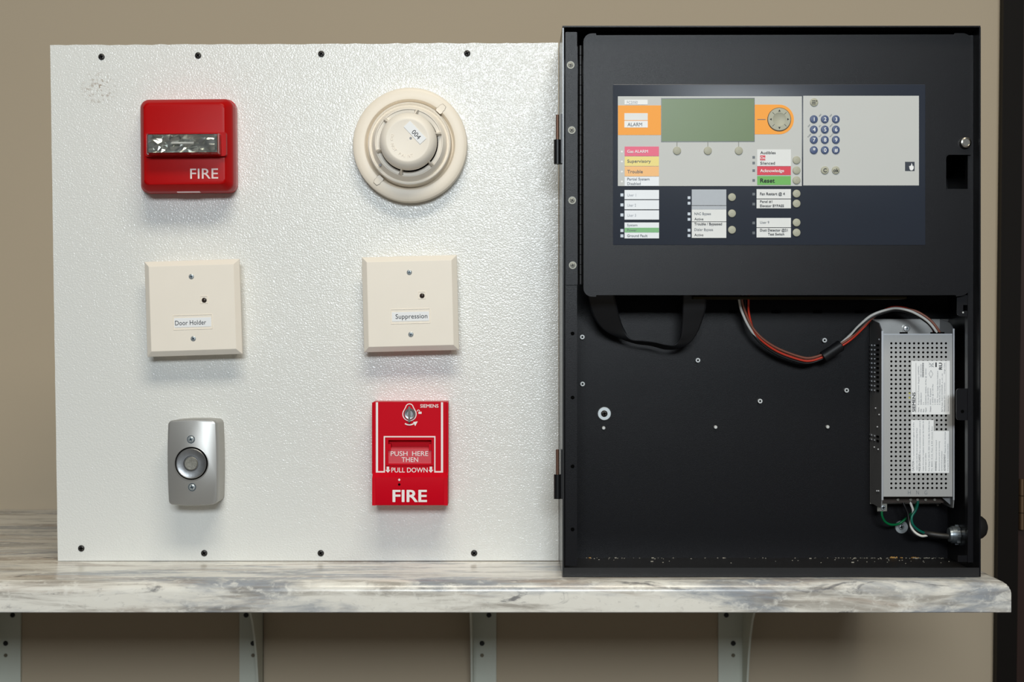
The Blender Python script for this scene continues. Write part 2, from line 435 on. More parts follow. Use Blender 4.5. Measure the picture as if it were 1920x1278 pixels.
bracket(449, 493, False, 'pale steel bracket with curved web below the door holder magnet')
bracket(884, 930.5, True, 'pale steel bracket nearest the middle, left of the black cabinet')
bracket(1347, 1395.5, False, 'pale steel bracket with curved web beneath the black cabinet')

# ------------------------------------------------------------------ display board
bd = thing('display_board', 'white pebbled display panel standing on the countertop left of the cabinet', 'board', (X(575), 0.008, SHELF))
def edge(p, q, n, amp):
    out = []
    for k in range(n):
        t = k / n; a = 0 if k == 0 else random.uniform(-amp, amp)
        out.append((p[0] + (q[0] - p[0]) * t + (a * 0.3), p[1] + (q[1] - p[1]) * t + a))
    return out
cs = [(X(108.5), SHELF + 0.0006), (X(1047.6), SHELF + 0.0010), (X(1046.6), Z(80)), (X(94), Z(84.5))]
pts = edge(cs[0], cs[1], 3, 0.0001) + edge(cs[1], cs[2], 3, 0.0) + edge(cs[2], cs[3], 60, 0.0006) + edge(cs[3], cs[0], 40, 0.0004)
B().prism(pts, 0.0, 0.0028).build('face_sheet', 'frp_white', bd)
ins = 0.0012
pl = [(cs[0][0] + ins, SHELF + 0.0004), (cs[1][0] - ins, SHELF + 0.0004), (cs[2][0] - ins, cs[2][1] - ins), (cs[3][0] + ins, cs[3][1] - ins)]
B().prism(pl, 0.0029, 0.0165).build('backing', 'plywood', bd)
for i, (px, py) in enumerate(((190.5, 106.5), (371.5, 104), (602.5, 101), (876, 100), (152.5, 1027.5), (383, 1036.5), (601.5, 1036.5), (889, 1036.5))):
    cross_screw(bd, px, py, -0.0002, 6.0, 'screw_black', h=0.0012, a0=random.uniform(0, 1.5))

# ------------------------------------------------------------------ fire horn strobe
hs = thing('fire_strobe', 'red square fire strobe with clear flash lens, upper left on the white panel', 'alarm', P(355, 275, 0))
def rr_ring(px0, px1, py0, py1, r, yref, y, ins=0.0):
    s = S(yref)
    return [(x, y, z) for x, z in rrect(X(px0, yref) + ins * s, X(px1, yref) - ins * s, Z(py1, yref) + ins * s, Z(py0, yref) - ins * s, max(0.5, (r - ins * 0.6)) * s, 8)]
B().loft([rr_ring(267, 444.5, 189.5, 362.5, 15, -0.004, y, i) for y, i in ((-0.0004, 0), (-0.012, 0), (-0.0135, 1.5))]).build('back_box', 'red_backbox', hs)
yr = -0.030
B().loft([rr_ring(264, 437.5, 186, 359.5, 16, yr, y, i) for y, i in ((-0.0137, 1), (-0.0145, 0), (-0.029, 0), (-0.0325, 1.2), (-0.0345, 3.2), (-0.0425, 10.0), (-0.0437, 12.0), (-0.044, 14.5))]).build('cover', 'red_plastic', hs)
yl = -0.050
B().prism(prr(272, 424, 248.5, 293.0, (5, 5, 3, 3), yl, 4), yl, -0.0435).build('lens_bezel', 'red_plastic', hs)
# faceted reflector behind the lens
rb = B(); nx, nz = 16, 6
yy = -0.0512
vv = []
for j in range(nz + 1):
    for i in range(nx + 1):
        ex = abs(i / nx - 0.5) * 2; ez = abs(j / nz - 0.5) * 2
        e = i in (0, nx) or j in (0, nz)
        dpt = yy - (0.0085 if e else 0.0085 * max(ex, ez) ** 2 * 0.7 + random.uniform(0, 0.0045))
        px = 279 + (409 - 279) * (i + (0 if e else random.uniform(-0.35, 0.35))) / nx
        py = 286.5 - (286.5 - 252.5) * (j + (0 if e else random.uniform(-0.35, 0.35))) / nz
        vv.append((X(px, -0.056), dpt, Z(py, -0.056)))
ff = []
for j in range(nz):
    for i in range(nx):
        a = j * (nx + 1) + i; q = (a, a + 1, a + nx + 2, a + nx + 1)
        if (i + j) % 2: ff += [(q[0], q[1], q[2]), (q[0], q[2], q[3])]
        else: ff += [(q[0], q[1], q[3]), (q[1], q[2], q[3])]
rb.add(vv, ff); rb.build('reflector', 'reflector_foil', hs, smooth=False)
lb = B()
for k in range(2):
    lb.tube([P(322 + 20 * k, 268, -0.0555), P(322 + 20 * k + 22, 268, -0.0565)], 0.0013, 8)
lb.build('flash_tube', 'lamp_tube', hs)
# clear lens: open-backed shell
def lens_ring(ins, y): return [(x, y, z) for x, z in prr(275 + ins, 412 - ins, 249.5 + ins, 290 - ins, max(0.6, 3 - ins * 0.5), -0.060, 4)]
B().loft([lens_ring(2.2, -0.0503), lens_ring(0, -0.0503), lens_ring(0.2, -0.0605), lens_ring(1.6, -0.0622), lens_ring(2.4, -0.0622)][1:4] + [lens_ring(3.4, -0.0608), lens_ring(2.0, -0.0590), lens_ring(1.8, -0.0503)], False, False)
lsh = B().loft([lens_ring(0, -0.0503), lens_ring(0.2, -0.0605), lens_ring(1.6, -0.0622)], False, True)
lsh.loft([lens_ring(2.6, -0.0607), lens_ring(1.6, -0.0595), lens_ring(1.4, -0.0503)], True, False)
lsh.build('lens', 'lens_clear', hs)
b = B(); text(b, 'FIRE', 356, 335, 18.6, 52.5, -0.04425, 0.006); b.build('lettering', 'pink_lettering', hs, smooth=False)
B().pbox(331, 374, 357.6, 360.4, -0.0305, -0.024).build('latch_tab', 'pink_lettering', hs)
hs.rotation_euler = (0, -math.radians(0.5), 0)

# ------------------------------------------------------------------ smoke detector
sx, sz = X(770.7), Z(275)
sd = thing('smoke_detector', 'round ivory smoke detector numbered 004, upper right on the white panel', 'smoke detector', (sx, 0, sz))
mm = 0.001
def lat(name, prof, m, n=72): return B().lathe(sx, sz, [(r * mm, y * mm) for r, y in prof], n, True, False).build(name, m, sd, angle=28)
lat('base', [(67.2, -0.4), (68.0, -3), (68.0, -16.5), (67.4, -18.3), (65.8, -19.4), (63.5, -20.0), (54.8, -20.6), (53.8, -20.3), (52.6, -18.5), (51.0, -13), (50.0, -12.5), (30, -12.5)], 'ivory_base')
lat('ring', [(50.0, -12.6), (49.6, -20), (49.0, -26.5), (48.6, -28.6), (47.8, -29.4), (46.9, -28.9), (46.3, -27.5), (45.2, -27.0), (40.6, -35.5), (39.8, -37.0), (39.2, -37.0), (38.4, -36.0), (34.3, -35.2), (34.2, -33.0)], 'ivory_plastic')
lat('gap_shade_screen', [(36.0, -33.5), (31.5, -34.2), (31.0, -45.0), (20, -45.0)], 'cavity_black', 48)  # black lining that paints the shade in the gap under the cap
lat('cap', [(30.5, -42.6), (33.6, -42.4), (33.4, -46.5), (32.4, -50.5), (30.6, -53.6), (28.3, -55.8), (25.6, -57.3), (24.2, -57.6), (23.4, -57.4), (0.2, -57.6)], 'ivory_plastic')
for k in range(6):
    a = math.radians(16 + 60 * k); ca, sa = math.cos(a), math.sin(a)
    rings = []
    for r, w, y0, y1 in ((31.0, 1.0, -35.2, -51.5), (33.4, 1.5, -35.2, -48.5), (36.0, 2.3, -35.6, -44.0), (39.6, 3.4, -36.2, -37.6)):
        rings.append([(sx + (r * ca - i * w * sa) * mm, y * mm, sz + (r * sa + i * w * ca) * mm) for i, y in ((-1, y0), (1, y0), (0.35, y1), (-0.35, y1))])
    B().loft(rings).build('fin', 'ivory_plastic', sd)
for (px, py, ang) in ((827, 204, 47), (709.5, 338, 227)):
    y = -0.0206; cx, cz = X(px, y), Z(py, y); a = math.radians(ang)
    ux, uz = math.cos(a), math.sin(a)
    out = [(-9, -5.2), (-6, -7), (0, -6), (3, -6.5), (9, -4), (9, 4), (3, 6.5), (0, 6), (-6, 7), (-9, 5.2)]
    mk = lambda k, dn: [(cx + (i * ux - j * uz) * k * S(y), cz + (i * uz + j * ux) * k * S(y)) for i, j in out]
    tw = B().prism(mk(0.96, 0), y - 0.00045, y + 0.004).build('twist_tab', 'ivory_base', sd)
    B().ring(mk(1.03, 0), mk(0.961, 0), y - 0.00025, y + 0.001).build('tab_groove', 'groove_tan', tw)
y = -0.0579
B().cyl(X(770, y), Z(258.8, y), 2.3 * S(y), y - 0.0001, y + 0.0002, 12).build('vent_hole', 'led_dark', sd)
yd = -0.0345
B().cyl(X(712.7, yd), Z(309.3, yd), 2.4 * S(yd), yd, yd + 0.006, 12).build('indicator', 'led_dark', sd)
y = -0.0578
a = math.radians(-47); ux, uz = math.cos(a), math.sin(a); cx, cz = X(778.2, y), Z(248.4, y); s = S(y)
st = B().prism([(cx + (i * 22.4 * ux - j * 8.1 * uz) * s, cz + (i * 22.4 * uz + j * 8.1 * ux) * s) for i, j in ((-1, -1), (1, -1), (1, 1), (-1, 1))], y - 0.0003, y - 0.00005).build('number_sticker', 'label_white', sd)
b = B(); text(b, '004', 771.0, 248.2, 8.6, 18.5, y - 0.0005, 0.0, -47); b.build('lettering', 'ink_black', st, smooth=False)
b = B(); word = 'DO NOT PAINT'
for i, chx in enumerate(word):
    if chx == ' ': continue
    ang = 160 + i * 11.0; ar = math.radians(ang); yy2 = -0.0577
    r0 = 32.5
    text(b, chx, 764.5 + r0 * math.cos(ar), 262 - r0 * math.sin(ar), 5.2, None, yy2 - 0.0002, 0.0, ang + 90)
b.build('embossed_words', 'ivory_base', sd, smooth=False)

# ------------------------------------------------------------------ two blank module plates
def module(cpx, cpy, rot, label, word, wx0, wx1, wbase, led, labc, s_mat, lab_dx):
    yp = -0.032; cx, cz = X(cpx, yp), Z(cpy, yp); s = S(yp)
    t = thing('module_plate', label, 'wall plate', (cx, 0, cz))
    L = lambda dx, dy: (cpx + dx, cpy + dy)
    B().box(cx - 0.049, cx + 0.049, -0.0225, -0.0004, cz - 0.049, cz + 0.049).build('back_box', 'ivory_base', t)
    h = 89.4
    def sq(i, y): return [(x, y, z) for x, z in rrect(cx - (h - i) * s, cx + (h - i) * s, cz - (h - i) * s, cz + (h - i) * s, 0.6 * s, 2)]
    B().loft([sq(1.2, -0.0228), sq(0.3, -0.0232), sq(0, -0.0262), sq(0.6, -0.0270), sq(9.3, -0.0317), sq(10.2, -0.0320)]).build('plate', 'ivory_plastic', t, angle=8)
    for dy in (-58.6, 57.8):
        cross_screw(t, cpx, cpy + dy, yp, 4.9, s_mat, 'recess_steel', 0.0010, a0=random.uniform(0, 1.5))
    lx, ly = L(*led)
    # light window: a shallow frame with a round indicator
    yl = yp - 0.0004
    B().ring(prr(lx - 7.2, lx + 7.2, ly - 7.2, ly + 7.2, 0.5, yl, 2), prr(lx - 5.8, lx + 5.8, ly - 5.8, ly + 5.8, 0.4, yl, 2), yl, yp + 0.0002).build('light_window', 'ivory_base', t)
    B().lathe(X(lx + 0.4, yl), Z(ly + 1, yl), [(4.6 * s, yp), (4.6 * s, yp - 0.0008), (3.2 * s, yp - 0.0014), (0.0002, yp - 0.0016)], 16).build('indicator', 'led_dark', t)
    kx, ky = L(*labc)
    B().ring(prr(kx - 37, kx + 37, ky - 14.5, ky + 13.5, 1, yl, 2), prr(kx - 36, kx + 36, ky - 13.5, ky + 12.5, 0.6, yl, 2), yl, yp + 0.0002).build('label_frame', 'ivory_base', t)
    st = B().pbox(kx - 34.6, kx + 34.6, ky - 8.6, ky + 8.6, yp - 0.0003, yp - 0.00003).build('name_sticker', 'label_white', t)
    b = B(); text(b, word, kx - 34.6 + lab_dx, ky + wbase, 8.6, wx1 - wx0, yp - 0.0005, 0.0); b.build('lettering', 'ink_black', st, smooth=False)
    t.rotation_euler = (0, -math.radians(rot), 0)
    return t
module(360.75, 576.75, 1.8, 'square ivory plate labelled Door Holder, below the red strobe', 'Door Holder', 328.2, 386.4, 4.6, (22.2, -14.6), (-0.35, 27.3), 'screw_zinc', 1.6)
module(769.0, 568.75, 1.4, 'square ivory plate labelled Suppression, below the smoke detector', 'Suppression', 741, 800.7, 3.8, (22.4, -15.2), (0.0, 24.3), 'screw_zinc', 6.6)

# ------------------------------------------------------------------ magnetic door holder
ym = -0.045
mg = thing('door_magnet', 'silver magnetic door holder with round steel disc, lower left on the panel', 'door holder', P(360, 868, 0))
def bulge(px0, px1, py0, py1, r, y, bx=2.2, bz=2.6, ins=0.0):
    base = prr(px0 + ins, px1 - ins, py0 + ins, py1 - ins, r, y, 5)
    # subdivide the straight runs and bow them outward
    cx, cz = X((px0 + px1) / 2, y), Z((py0 + py1) / 2, y); hx = (px1 - px0) / 2 * S(y); hz = (py1 - py0) / 2 * S(y)
    pts = []
    for i in range(len(base)):
        p, q = base[i], base[(i + 1) % len(base)]
        nsub = 10 if math.hypot(q[0] - p[0], q[1] - p[1]) > 20 * S(y) else 1
        for k in range(nsub):
            t = k / nsub; pts.append((p[0] + (q[0] - p[0]) * t, p[1] + (q[1] - p[1]) * t))
    out = []
    for x, z in pts:
        u, w = (x - cx) / hx, (z - cz) / hz
        x += math.copysign(max(0, 1 - w * w) * bx * S(y), u) * min(1, abs(u) ** 3)
        z += math.copysign(max(0, 1 - u * u) * bz * S(y), w) * min(1, abs(w) ** 3)
        out.append((x, z))
    return out
def mring(y, ins=0.0): return [(x, y, z) for x, z in bulge(316, 405.5, 789.0, 945.0, 7, ym, ins=ins)]
B().loft([mring(-0.0004, 0.3), mring(-0.034, 0.0)]).build('housing', 'silver_cast', mg)
B().loft([mring(-0.0342, -0.3), mring(-0.043, -0.3), mring(-0.0446, 0.7), mring(-0.045, 1.8)]).build('face_cover', 'silver_paint', mg)
cx, cz, s = X(359, ym), Z(868.6, ym), S(ym)
B().lathe(cx, cz, [(32.5 * s, ym + 0.0002), (32.5 * s, ym - 0.0006), (31.4 * s, ym - 0.0008), (30.6 * s, ym - 0.0002)], 48).build('bore_rim', 'silver_paint', mg)
B().cyl(cx, cz, 30.8 * s, ym - 0.0003, ym + 0.0003, 40).build('bore_gap', 'cavity_black', mg)
dz = B().lathe(cx, cz, [(28.4 * s, ym - 0.0002), (28.4 * s, ym - 0.0016), (27.2 * s, ym - 0.0022), (26.0 * s, ym - 0.0018), (14.5 * s, ym - 0.0018), (13.5 * s, ym - 0.0006), (11, ym)][:6] + [(0.0002, ym - 0.0006)], 48).build('steel_disc', 'magnet_steel', mg)
B().lathe(cx, cz, [(12.6 * s, ym - 0.0004), (12.6 * s, ym - 0.0020), (11.4 * s, ym - 0.0027), (0.0002, ym - 0.0025)], 28).build('core', 'magnet_core', dz)
for px, py in ((358.6, 823.4), (360, 913.0)):
    B().lathe(X(px, ym), Z(py, ym), [(7.4 * s, ym), (7.4 * s, ym - 0.0004), (6.2 * s, ym - 0.0004)], 24).build('screw_seat', 'recess_steel', mg)
    cross_screw(mg, px, py, ym - 0.0002, 5.9, 'screw_zinc', 'recess_steel', 0.0012, a0=random.uniform(0, 1.5))
mg.rotation_euler = (0, -math.radians(0.5), 0)

# ------------------------------------------------------------------ manual pull station
ps = thing('pull_station', 'red manual fire pull station with key lock, lower right on the panel', 'pull station', P(769, 850, 0))
yu, yh = -0.040, -0.047
B().pbox(701.5, 840.0, 752.0, 942, -0.022, -0.0004).build('back_box', 'pull_red_box', ps)
# upper face plate: side walls, slightly sloped top, and an opening for the push bar
ux0, ux1, uy0, uy1 = 700.0, 836.5, 753.2, 889.0
wx0, wx1, wy0, wy1 = 722.6, 813.8, 820.0, 872.4
def rct(a, b, c, d, y, ysec=None):
    return [(X(a, y), Z(d, y)), (X(b, y), Z(d, y)), (X(b, y), Z(c, y)), (X(a, y), Z(c, y))]
ub = B().ring(rct(ux0, ux1, uy0, uy1, yu), rct(wx0, wx1, wy0, wy1, yu), yu, -0.0225)
ub.build('face_plate', 'pull_red', ps)
B().pbox(697.5, 702.5, 754.5, 888, -0.036, -0.0225).build('side_rib', 'pull_red', ps)
B().pbox(836.6, 840.5, 754.5, 888, -0.034, -0.0225).build('side_rib', 'pull_red', ps)
# lower pull handle, wedge at its top edge
hx0, hx1 = 698.0, 839.6
def hp(px, py, y, yref=-0.047): return (X(px, yref), y, Z(py, yref))
B().loft([[hp(p, 886.5, -0.0405), hp(p, 894.5, -0.0470), hp(p, 943, -0.0480), hp(p, 946.8, -0.0470), hp(p, 946.8, -0.0226), hp(p, 886.5, -0.0226)] for p in (hx0, hx1)]).build('pull_handle', 'pull_red', ps)
for a, c in ((hx0, 704.5), (832.5, hx1)):
    B().loft([[hp(p, 889.5, -0.0420), hp(p, 896, -0.0487), hp(p, 946.8, -0.0492), hp(p, 946.8, -0.0475), hp(p, 889.5, -0.0405)] for p in (a, c)]).build('handle_rib', 'pull_red', ps)
# push window: frame, recess and bar
fb = B().ring(rct(722.8, 813.6, 820.2, 872.2, yu - 0.0012), rct(728.0, 809.0, 824.5, 868.8, yu - 0.0012), yu - 0.0012, -0.030)
fb.build('window_frame', 'pull_red', ps)
B().pbox(723, 813.6, 820.4, 872, -0.0300, -0.0230).build('window_recess', 'pull_red', ps)
pb = B().loft([[(X(p, -0.038), yy3, Z(q, -0.038)) for yy3, q in ((-0.0335, 838.0), (-0.0385, 841.0), (-0.0390, 868.6), (-0.0302, 868.6), (-0.0302, 838.0))] for p in (728.2, 808.8)]).build('push_bar', 'push_bar_red', ps)
for a in (728.2, 804.0):
    B().pbox(a, a + 4.6, 832, 844, -0.0405, -0.0302).build('bar_stop', 'pull_red', ps)
b = B(); text(b, 'PUSH', 732.6, 854.3, 8.6, 31.5, -0.0392, 0.004); text(b, 'HERE', 772.8, 854.3, 8.6, 30, -0.0392, 0.004); text(b, 'THEN', 753, 865.6, 8.6, 31, -0.0393, 0.004)
b.build('lettering', 'white_print', pb, smooth=False)
g = B(); yg = yu - 0.00035
for r in ((704.7, 708.8, 753.8, 886.2), (826.8, 830.8, 753.8, 886.2), (708.85, 719.35, 882.8, 886.2), (816.45, 826.75, 882.8, 886.2), (719.4, 721.8, 819.65, 886.2), (814.2, 816.4, 819.65, 886.2), (719.4, 816.4, 817.2, 819.6)):
    g.pbox(r[0], r[1], r[2], r[3], yg, yu - 0.00002)
g.build('white_border', 'white_print', ps, smooth=False)
b = B(); text(b, 'SIEMENS', 788, 763.8, 6.2, 34, yg, 0.016); b.build('brand_lettering', 'white_print', ps, smooth=False)
b = B(); text(b, 'PULL DOWN', 733.8, 885.2, 8.7, 68, yg - 0.0001, 0.010)
for px in (727.3, 807.9):
    s = S(yg); o = lambda q: [(X(px + i, yg), yg, Z(876 + j, yg)) for i, j in q]
    b.add(o(((-2.3, -1.5), (2.3, -1.5), (2.3, 5), (-2.3, 5))), [(3, 2, 1, 0)]); b.add(o(((-4.7, 4.6), (4.7, 4.6), (0, 10.2))), [(0, 2, 1)])
b.build('lettering', 'white_print', ps, smooth=False)
b = B()   # open padlock mark and turning arrow
b.add([(X(i, yg), yg, Z(j, yg)) for i, j in ((784.5, 771.5), (790.5, 771.5), (790.5, 775.5), (784.5, 775.5))], [(3, 2, 1, 0)])
def band(cx, cy, r, a0, a1, w, n=10):
    vs = []
    for k in range(n + 1):
        a = math.radians(a0 + (a1 - a0) * k / n)
        for rr in (r - w / 2, r + w / 2): vs.append((X(cx + rr * math.cos(a), yg), yg, Z(cy - rr * math.sin(a), yg)))
    b.add(vs, [(2 * k, 2 * k + 1, 2 * k + 3, 2 * k + 2) for k in range(n)])
band(784.5, 770.5, 2.2, 0, 200, 1.2)
band(767.5, 782, 14.2, 235, 305, 2.4)
b.add([(X(i, yg), yg, Z(j, yg)) for i, j in ((774.5, 790.8), (783.2, 789.6), (778.5, 798.6))], [(0, 2, 1)])
b.build('lock_marks', 'white_print', ps, smooth=False)
# teardrop ring round the lock
def tear(k, y):
    pts = []
    cx0, cy0, r0, cy1, r1 = 767.8, 776.0, 13.4, 763.8, 7.9
    for q in range(17):
        a = math.radians(160 + 220 * q / 16); pts.append((cx0 + (r0 - k) * math.cos(a), cy0 - (r0 - k) * math.sin(a)))
    for q in range(9):
        a = math.radians(10 + 160 * q / 8); pts.append((cx0 + (r1 - k) * math.cos(a), cy1 - (r1 - k) * math.sin(a)))
    return [(X(i, y), Z(j, y)) for i, j in pts]
B().ring(tear(0, yg), tear(1.7, yg), yg - 0.0003, yu).build('lock_outline', 'white_print', ps)
lk = B().prism(tear(1.7, yg), yg + 0.0001, yu - 0.00005).build('lock_recess', 'pull_red', ps)
lc = B().lathe(X(768.5, yg), Z(775.5, yg), [(10.6 * S(yg), yu), (10.6 * S(yg), yu - 0.0022), (9.6 * S(yg), yu - 0.0030), (6.5 * S(yg), yu - 0.0026), (6.0 * S(yg), yu - 0.0018), (0.0002, yu - 0.0018)], 32).build('lock_cylinder', 'magnet_steel', ps)
B().prism(prr(765.4, 769.3, 761.5, 791.5, 1.6, yu - 0.006, 4), yu - 0.0062, yu - 0.0016).build('key_tab', 'key_steel', lc)
b = B(); s = S(yh - 0.0006)
b.prism([(X(748.6 + i, yh), Z(899 + j, yh)) for i, j in ((-2.4, 0), (0, 2.6), (2.4, 0), (0, -2.6))], yh - 0.0006, yh + 0.0004); b.build('indicator', 'white_print', ps)
B().cyl(X(748.6, yh), Z(907.8, yh), 2.3 * S(yh), yh - 0.0006, yh + 0.0004, 12).build('key_hole', 'recess_dark', ps)
b = B(); text(b, 'FIRE', 736.8, 940.2, 21.6, 63, -0.0484, 0.034); b.build('lettering', 'white_print', ps, smooth=False)
# raised dotted lines across the plate
b = B()
for row in (805.5, 809.5):
    for k in range(26):
        if k in (9, 14, 19): continue
        b.cyl(X(712 + 4.4 * k, yu), Z(row, yu), 0.8 * S(yu), yu - 0.0003, yu, 6)
ob = b.build('raised_dots', 'pull_red', ps, smooth=False); ob['kind'] = 'stuff'

# ------------------------------------------------------------------ control panel cabinet
YF = -0.116
cb = thing('alarm_cabinet', 'black steel fire alarm cabinet standing open on the countertop', 'cabinet', (X(1447, YF), -0.055, SHELF))
cx0, cx1 = X(1054.5, YF), X(1839, YF); cz0, cz1 = SHELF + 0.0008, Z(48, YF); tk = 0.0016
B().box(cx0 + tk, cx1 - tk, 0.0, 0.002, cz0, cz1 - tk).build('back_panel', 'cabinet_black', cb)
# side panels with a folded front lip
B().box(cx0, cx0 + tk, YF, 0.0045, cz0, Z(52, YF)).build('side_panel', 'cabinet_side_reflection', cb)
B().box(cx1 - tk, cx1, YF, 0.0045, cz0, Z(50.8, YF)).build('side_panel', 'cabinet_black', cb)
B().box(cx0, cx1 - 0.0002, YF + 0.0004, 0.0045, cz1 - tk, cz1).build('top_panel', 'cabinet_black', cb)
B().box(cx0 + tk, cx1 - tk, YF + 0.004, 0.0, cz0, SHELF + 0.0042).build('bottom_panel', 'cabinet_worn', cb)
B().box(X(1057.5, YF), X(1836, YF), YF, YF + 0.0018, cz0, Z(1064, YF)).build('bottom_lip', 'cabinet_worn', cb)
yfl = YF + 0.0035
B().prism(prr(1060, 1082, 60, 1060, 1.5, yfl, 3), yfl, yfl + 0.0016).build('front_flange', 'cabinet_black', cb)
B().box(X(1080.5, yfl), X(1082, yfl), yfl + 0.0016, yfl + 0.012, Z(1058, yfl), Z(62, yfl)).build('flange_return', 'cabinet_black', cb)
yrf = YF + 0.0205
B().prism(prr(1814.5, 1825, 66, 1054, 1.0, yrf, 3), yrf, yrf + 0.0016).build('front_flange', 'cabinet_black', cb)
B().box(X(1814.5, yrf), X(1816, yrf), yrf + 0.0016, yrf + 0.010, Z(1052, yrf), Z(68, yrf)).build('flange_return', 'cabinet_black', cb)
yt = yrf + 0.0017
tb = B().ring(prr(1794, 1818, 553, 593, (8, 1, 1, 1), yt, 4), prr(1806, 1818 - 0.5, 571.5, 582.5, 0.3, yt, 4), yt, yt + 0.0016); tb.build('latch_tab', 'cabinet_black', cb)
tb = B().prism(prr(1793, 1818, 728, 787.5, (6, 1, 1, 6), yt, 4), yt, yt + 0.0016); tb.build('latch_tab', 'cabinet_black', cb)
B().cyl(X(1804.5, yt), Z(771, yt), 3.2 * S(yt), yt - 0.0004, yt, 12).build('tab_hole', 'recess_dark', cb)
B().cyl(X(1805.5, yt), Z(585.5, yt), 1.6 * S(yt), yt - 0.0006, yt, 10).build('rivet', 'stud_zinc', cb)
B().pbox(1796, 1816, 1041, 1053, yrf + 0.0018, yrf + 0.0034).build('corner_gusset', 'cabinet_black', cb)
for py in (625, 745, 874, 992):
    B().cyl(X(1073.6, yfl), Z(py, yfl), 3.6 * S(yfl), yfl - 0.0003, yfl, 14).build('flange_hole', 'recess_dark', cb)
# outside lift-off hinges on the left
for (a, p0, p1) in ((0, 215, 262), (1, 842, 889)):
    yh2 = YF + 0.010; xc = X(1045.2, yh2)
    k = B().cylz(xc, yh2, 0.0041, Z(p1 + 45.5, yh2), Z(p1, yh2), 18); k.box(xc, cx0, yh2 - 0.001, yh2 + 0.0035, Z(p1 + 45.5, yh2), Z(p1, yh2))
    k = k.build('hinge_knuckle', 'hinge_black', cb)
    B().cylz(xc, yh2, 0.0018, Z(p1, yh2), Z(p0, yh2), 12).build('hinge_pin', 'pin_brown', k)
    B().box(cx0 - 0.0016, cx0 - 0.0001, YF + 0.003, YF + 0.016, Z(p1 + 45, yh2), Z(p0, yh2)).build('hinge_leaf', 'hinge_black', k)
# hinge strip with its screws and the continuous hinge
yst = yfl - 0.0018
hsr = B().prism(prr(1061, 1083, 86, 534, 1.0, yst, 2), yst, yfl - 0.0001).build('hinge_strip', 'cabinet_black', cb)
for px, py in ((1070, 122), (1072, 244), (1072.8, 375.5), (1073.8, 497)):
    cross_screw(hsr, px, py, yst, 5.2, 'screw_steel', 'screw_black', 0.0014, washer=7.2, a0=random.uniform(0, 1.5))
ykn = YF + 0.006; nkn = 24
for k in range(nkn):
    za, zb2 = Z(86 + 448 * k / nkn, ykn), Z(86 + 448 * (k + 0.93) / nkn, ykn)
    B().cylz(X(1088.3, ykn), ykn, 0.0024, zb2, za, 12).build('knuckle', 'hinge_black', hsr)
# inner door
YD = -0.100
def pp(l): return [(X(i, YD), Z(j, YD)) for i, j in l]
def arc(cx, cy, r, a0, a1, n=6): return [(cx + r * math.cos(math.radians(a0 + (a1 - a0) * k / n)), cy - r * math.sin(math.radians(a0 + (a1 - a0) * k / n))) for k in range(n + 1)]
dpts = arc(1110, 540, 16, 180, 270) + [(1117.5, 556), (1118, 553), (1792, 553), (1793, 555.5)] + arc(1798, 531, 24, 270, 360) + \
       [(1822, 354), (1774, 354)] + arc(1781, 297, 7, 180, 90, 4) + [(1822, 290)] + arc(1805, 79, 17, 0, 90) + [(1790, 62), (1789, 64.5), (1118, 66), (1117.5, 62.5)] + arc(1110, 78.5, 16, 90, 180)
idr = B().prism(pp(dpts), YD, YD + 0.0022).build('inner_door', 'cabinet_black', cb, angle=20)
# folded flanges of the door
B().pbox(1120, 1788, 548.5, 552.6, YD + 0.0022, YD + 0.016).build('door_fold', 'cabinet_black', idr)
B().pbox(1120, 1788, 66.5, 70, YD + 0.0022, YD + 0.016).build('door_fold', 'cabinet_black', idr)
B().pbox(1770, 1773.5, 291, 353, YD + 0.0022, YD + 0.014).build('door_fold', 'cabinet_black', idr)
kb = B().lathe(X(1809, YD), Z(268, YD), [(10.6 * S(YD), YD), (10.6 * S(YD), YD - 0.004), (9.6 * S(YD), YD - 0.0055), (7 * S(YD), YD - 0.006), (6.6 * S(YD), YD - 0.0052), (0.0002, YD - 0.0052)], 28).build('knob', 'key_steel', idr)
for px, py in ((1218, 127), (1368, 126), (1515, 125), (1666, 124), (1139, 225), (1139, 399), (1238, 492), (1386, 491), (1534, 491), (1683, 490), (1746, 222), (1746, 396), (1813, 75)):
    B().ring(circ(X(px, YD), Z(py, YD), 5 * S(YD), 16), circ(X(px, YD), Z(py, YD), 4.2 * S(YD), 16), YD - 0.0002, YD).build('weld_mark', 'cabinet_black', idr)
B().pbox(1300, 1700, 556.0, 560.0, -0.072, -0.030).build('pcb_and_shade_sheet', 'pcb', cb)
# items on the back panel
yb = -0.0001
for px in (1375.6, 1454.5, 1533, 1611.8):
    B().prism(prr(px - 9.2, px + 9.2, 581, 587, 3, yb, 4), yb - 0.0003, yb).build('slot', 'recess_dark', cb)
for px, py in ((1091.5, 631.5), (1092, 719.3), (1307.7, 675), (1544.6, 637.6), (1424, 751.3), (1585.8, 731.2)):
    s = S(yb)
    B().lathe(X(px, yb), Z(py, yb), [(4.3 * s, yb), (4.3 * s, yb - 0.005), (1.9 * s, yb - 0.005), (1.8 * s, yb - 0.001)], 14).build('standoff', 'stud_zinc', cb)
    B().cyl(X(px, yb), Z(py, yb), 1.8 * s, yb - 0.0040, yb, 10).build('thread_hole', 'recess_dark', cb)
for px, py in ((1131.6, 801.8), (1341.2, 800.3), (1551, 799.8), (1757, 946)):
    B().cyl(X(px, yb), Z(py, yb), (3.4 if px < 1700 else 1.8) * S(yb), yb - 0.004, yb, 12, 0.0006).build('stud', 'stud_zinc', cb)
